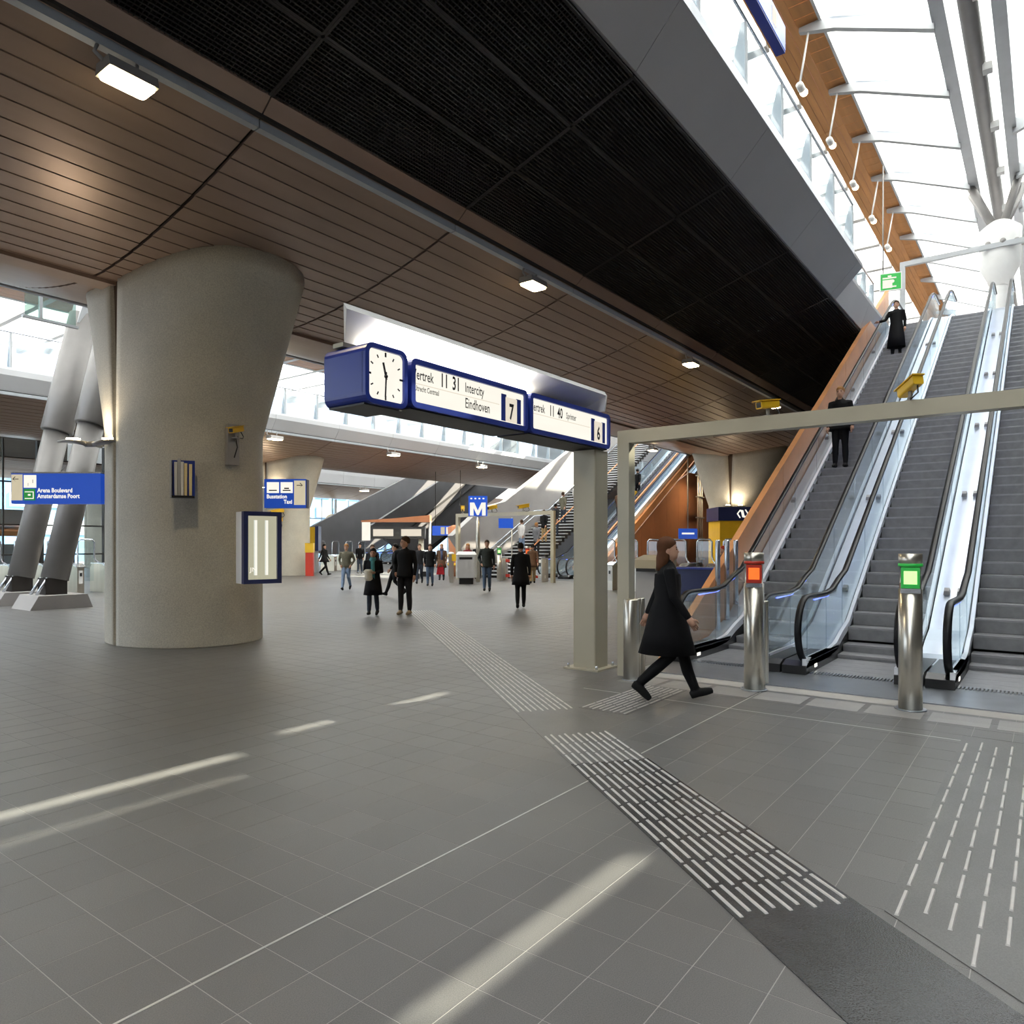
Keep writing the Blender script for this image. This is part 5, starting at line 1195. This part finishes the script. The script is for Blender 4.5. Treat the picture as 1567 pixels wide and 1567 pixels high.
person('blond person in dark suit riding the left escalator below the coated one', (17.35, 3.75, step_z(17.35)), R(90), 1.8, 'cloth_black', 'cloth_black', 'hair_blond', pose='stand', coat=.80, arms=('down', 'down'), group='people on the near escalator')
person('tall person in black jacket and beige shoes standing right of the teal scarf', (12.33, 12.42, 0), face_to(-.25, -1), 1.86, 'cloth_black', 'cloth_char', 'hair_brown', shoe='shoe_beige', pose='stand', head_turn=R(-45), coat=.84, arms=('pocket', 'down'), voxel=.017)
ps = person('person in black coat and teal scarf holding a pale paper bag', (11.7, 12.85, 0), TOC, 1.56, 'cloth_black', 'jeans_dark', 'hair_dark', pose='small', coat=.52, arms=('hold', 'hold'), scarf='teal', long_hair=True, voxel=.017)
t = thing('paper_bag', 'pale crumpled paper bag held by the person with teal scarf', 'bag', (11.7, 12.85, .98), TOC)
m = MB(); m.smooth = True; m.loft([[(.06 + rx * math.cos(a), .27 + ry * math.sin(a), z) for a in [2 * math.pi * k / 10 for k in range(10)]] for z, rx, ry in ((-.14, .05, .04), (-.1, .10, .07), (.02, .09, .07), (.08, .12, .06), (.13, .07, .04))]); m.build('bag_body', 'paper', t)
person('person in olive sweater and light jeans walking at left', (17.47, 20.62, 0), TOC, 1.68, 'cloth_olive', 'jeans_light', 'hair_blond', pose='walk', arms=('pocket', 'pocket'), build=1.12)
person('person in dark green jacket and blue jeans walking beside the grey bin', (20.0, 16.05, 0), TOC, 1.80, 'cloth_green', 'jeans', 'hair_brown', pose='small', coat=.82, arms=('pocket', 'down'))
person('person in black overcoat seen from behind, walking away', (15.27, 11.12, 0), AWAY, 1.69, 'cloth_black', 'cloth_black', 'hair_dark', pose='small', coat=.62, arms=('down', 'down'))
person('person in dark jacket and jeans carrying a red bag', (21.1, 19.85, 0), TOC, 1.66, 'cloth_black', 'jeans', 'hair_brown', pose='small', coat=.80, long_hair=True)
t = thing('handbag', 'red shopping bag hanging beside the person in dark jacket', 'bag', (21.35, 19.52, .48), TOC)
m = MB(); m.hexa([(-.16, -.06, 0), (.16, -.06, 0), (.16, .06, 0), (-.16, .06, 0)], [(-.12, -.03, .3), (.12, -.03, .3), (.12, .03, .3), (-.12, .03, .3)]); m.build('pouch', 'bag_red', t); m = MB(); m.tube([(-.09, 0, .3), (-.05, 0, .42), (.05, 0, .42), (.09, 0, .3)], .012, 6); m.build('strap', 'bag_red', t)
person('person in dark clothes striding left behind the tall one', (16.46, 17.03, 0), face_to(-1, -.3), 1.68, 'cloth_black', 'cloth_black', 'hair_dark', pose='walk')
person('person in dark backpack jacket behind the tall one at right', (22.2, 21.5, 0), TOC, 1.68, 'cloth_char', 'jeans_dark', 'hair_brown', pose='walk')
person('person in long maroon coat near the grey bin', (24.9, 21.1, 0), face_to(-.6, -1), 1.70, 'cloth_maroon', 'cloth_maroon', 'hair_blond', pose='stand', coat=.35, long_hair=True)
person('person with blue scarf and grey brown coat in the background', (24.8, 22.6, 0), TOC, 1.66, 'cloth_brown', 'cloth_char', 'hair_blond', pose='small', coat=.6, scarf='cloth_blue', long_hair=True)
person('distant person in dark clothes left of the ticket displays', (27.5, 31.3, 0), TOC, 1.7, 'cloth_black', 'jeans_dark', 'hair_dark', pose='small')
person('distant person in black with pale bag between the sweater and scarf', (17.9, 19.7, 0), face_to(.2, -1), 1.64, 'cloth_char', 'cloth_char', 'hair_brown', pose='small', coat=.7)
person('distant person walking past the red and yellow post', (25.0, 31.3, 0), face_to(1, -.3), 1.66, 'cloth_black', 'cloth_black', 'hair_dark', pose='walk', coat=.75, long_hair=True)
person('person in brown coat and tan trousers at the stair foot', (25.1, 17.65, 0), AWAY, 1.66, 'cloth_brown', 'cloth_tan', 'hair_dark', pose='small', coat=.72)
person('person in dark jacket standing left of the metro pole', (27.2, 22.4, 0), TOC, 1.74, 'cloth_black', 'cloth_char', 'hair_dark', pose='stand')
person('person in black coat and orange red cap behind the blue counter', (22.2, 8.25, 0), face_to(-1, 0), 1.62, 'cloth_black', 'cloth_black', 'scarf_red', pose='stand', arms=('hold', 'down'), group='people near the escalators')
def sz(u): return (math.floor((u - 28.4) / (9.1 / 52 / math.tan(R(29.5)))) + 1) * 9.1 / 52
G2 = 'people on the distant stairs'
for lab, u, v, tp, bt, hr_, hd in (('person in white top and jeans on the lower stairs', 30.3, 22.0, 'shirt_white', 'jeans_light', 'hair_brown', -90), ('person in black jacket and tan trousers climbing the stairs', 31.2, 21.2, 'cloth_black', 'cloth_tan', 'hair_brown', -90),
        ('person in dark jacket and jeans on the stairs beside another climber', 32.0, 21.0, 'cloth_char', 'jeans_dark', 'hair_dark', -90), ('person in olive jacket halfway up the stairs', 33.2, 21.3, 'cloth_olive', 'jeans_dark', 'hair_brown', -90),
        ('person with white bag strap halfway up the stairs', 34.0, 20.95, 'shirt_white', 'cloth_black', 'hair_dark', -90), ('person in black coming down the upper stairs', 36.6, 20.9, 'cloth_black', 'cloth_black', 'hair_dark', 90), ('person in brown at the stair rail', 30.0, 20.85, 'cloth_grey', 'cloth_char', 'hair_blond', -90)):
    person(lab, (u, v, sz(u)), R(hd), 1.72, tp, bt, hr_, pose='stand', group=G2, voxel=.026)
for lab, u, v, tp, bt in (('person in brown coat low on the distant escalator', 31.9, 19.54, 'cloth_brown', 'cloth_char'), ('person in dark coat high on the distant escalator', 38.6, 19.54, 'cloth_black', 'cloth_black'), ('person in maroon and grey on the distant escalator', 36.3, 19.54, 'cloth_brown', 'cloth_char'), ('person with a yellow bag on the distant escalator', 37.6, 19.4, 'cloth_char', 'cloth_black')):
    person(lab, (u, v, step_z(u, U2)), R(-90), 1.72, tp, bt, 'hair_dark', pose='stand', group='people on the distant escalator', voxel=.026)
t = thing('handbag', 'yellow bag beside the person on the distant escalator', 'bag', (37.45, 19.1, step_z(37.6, U2) + .6))
m = MB(); m.hexa([(-.16, -.08, 0), (.16, -.08, 0), (.16, .08, 0), (-.16, .08, 0)], [(-.12, -.04, .35), (.12, -.04, .35), (.12, .04, .35), (-.12, .04, .35)]); m.build('pouch', 'yellow', t); m = MB(); m.tube([(-.09, 0, .35), (0, 0, .6), (.09, 0, .35)], .015, 6); m.build('strap', 'black', t)
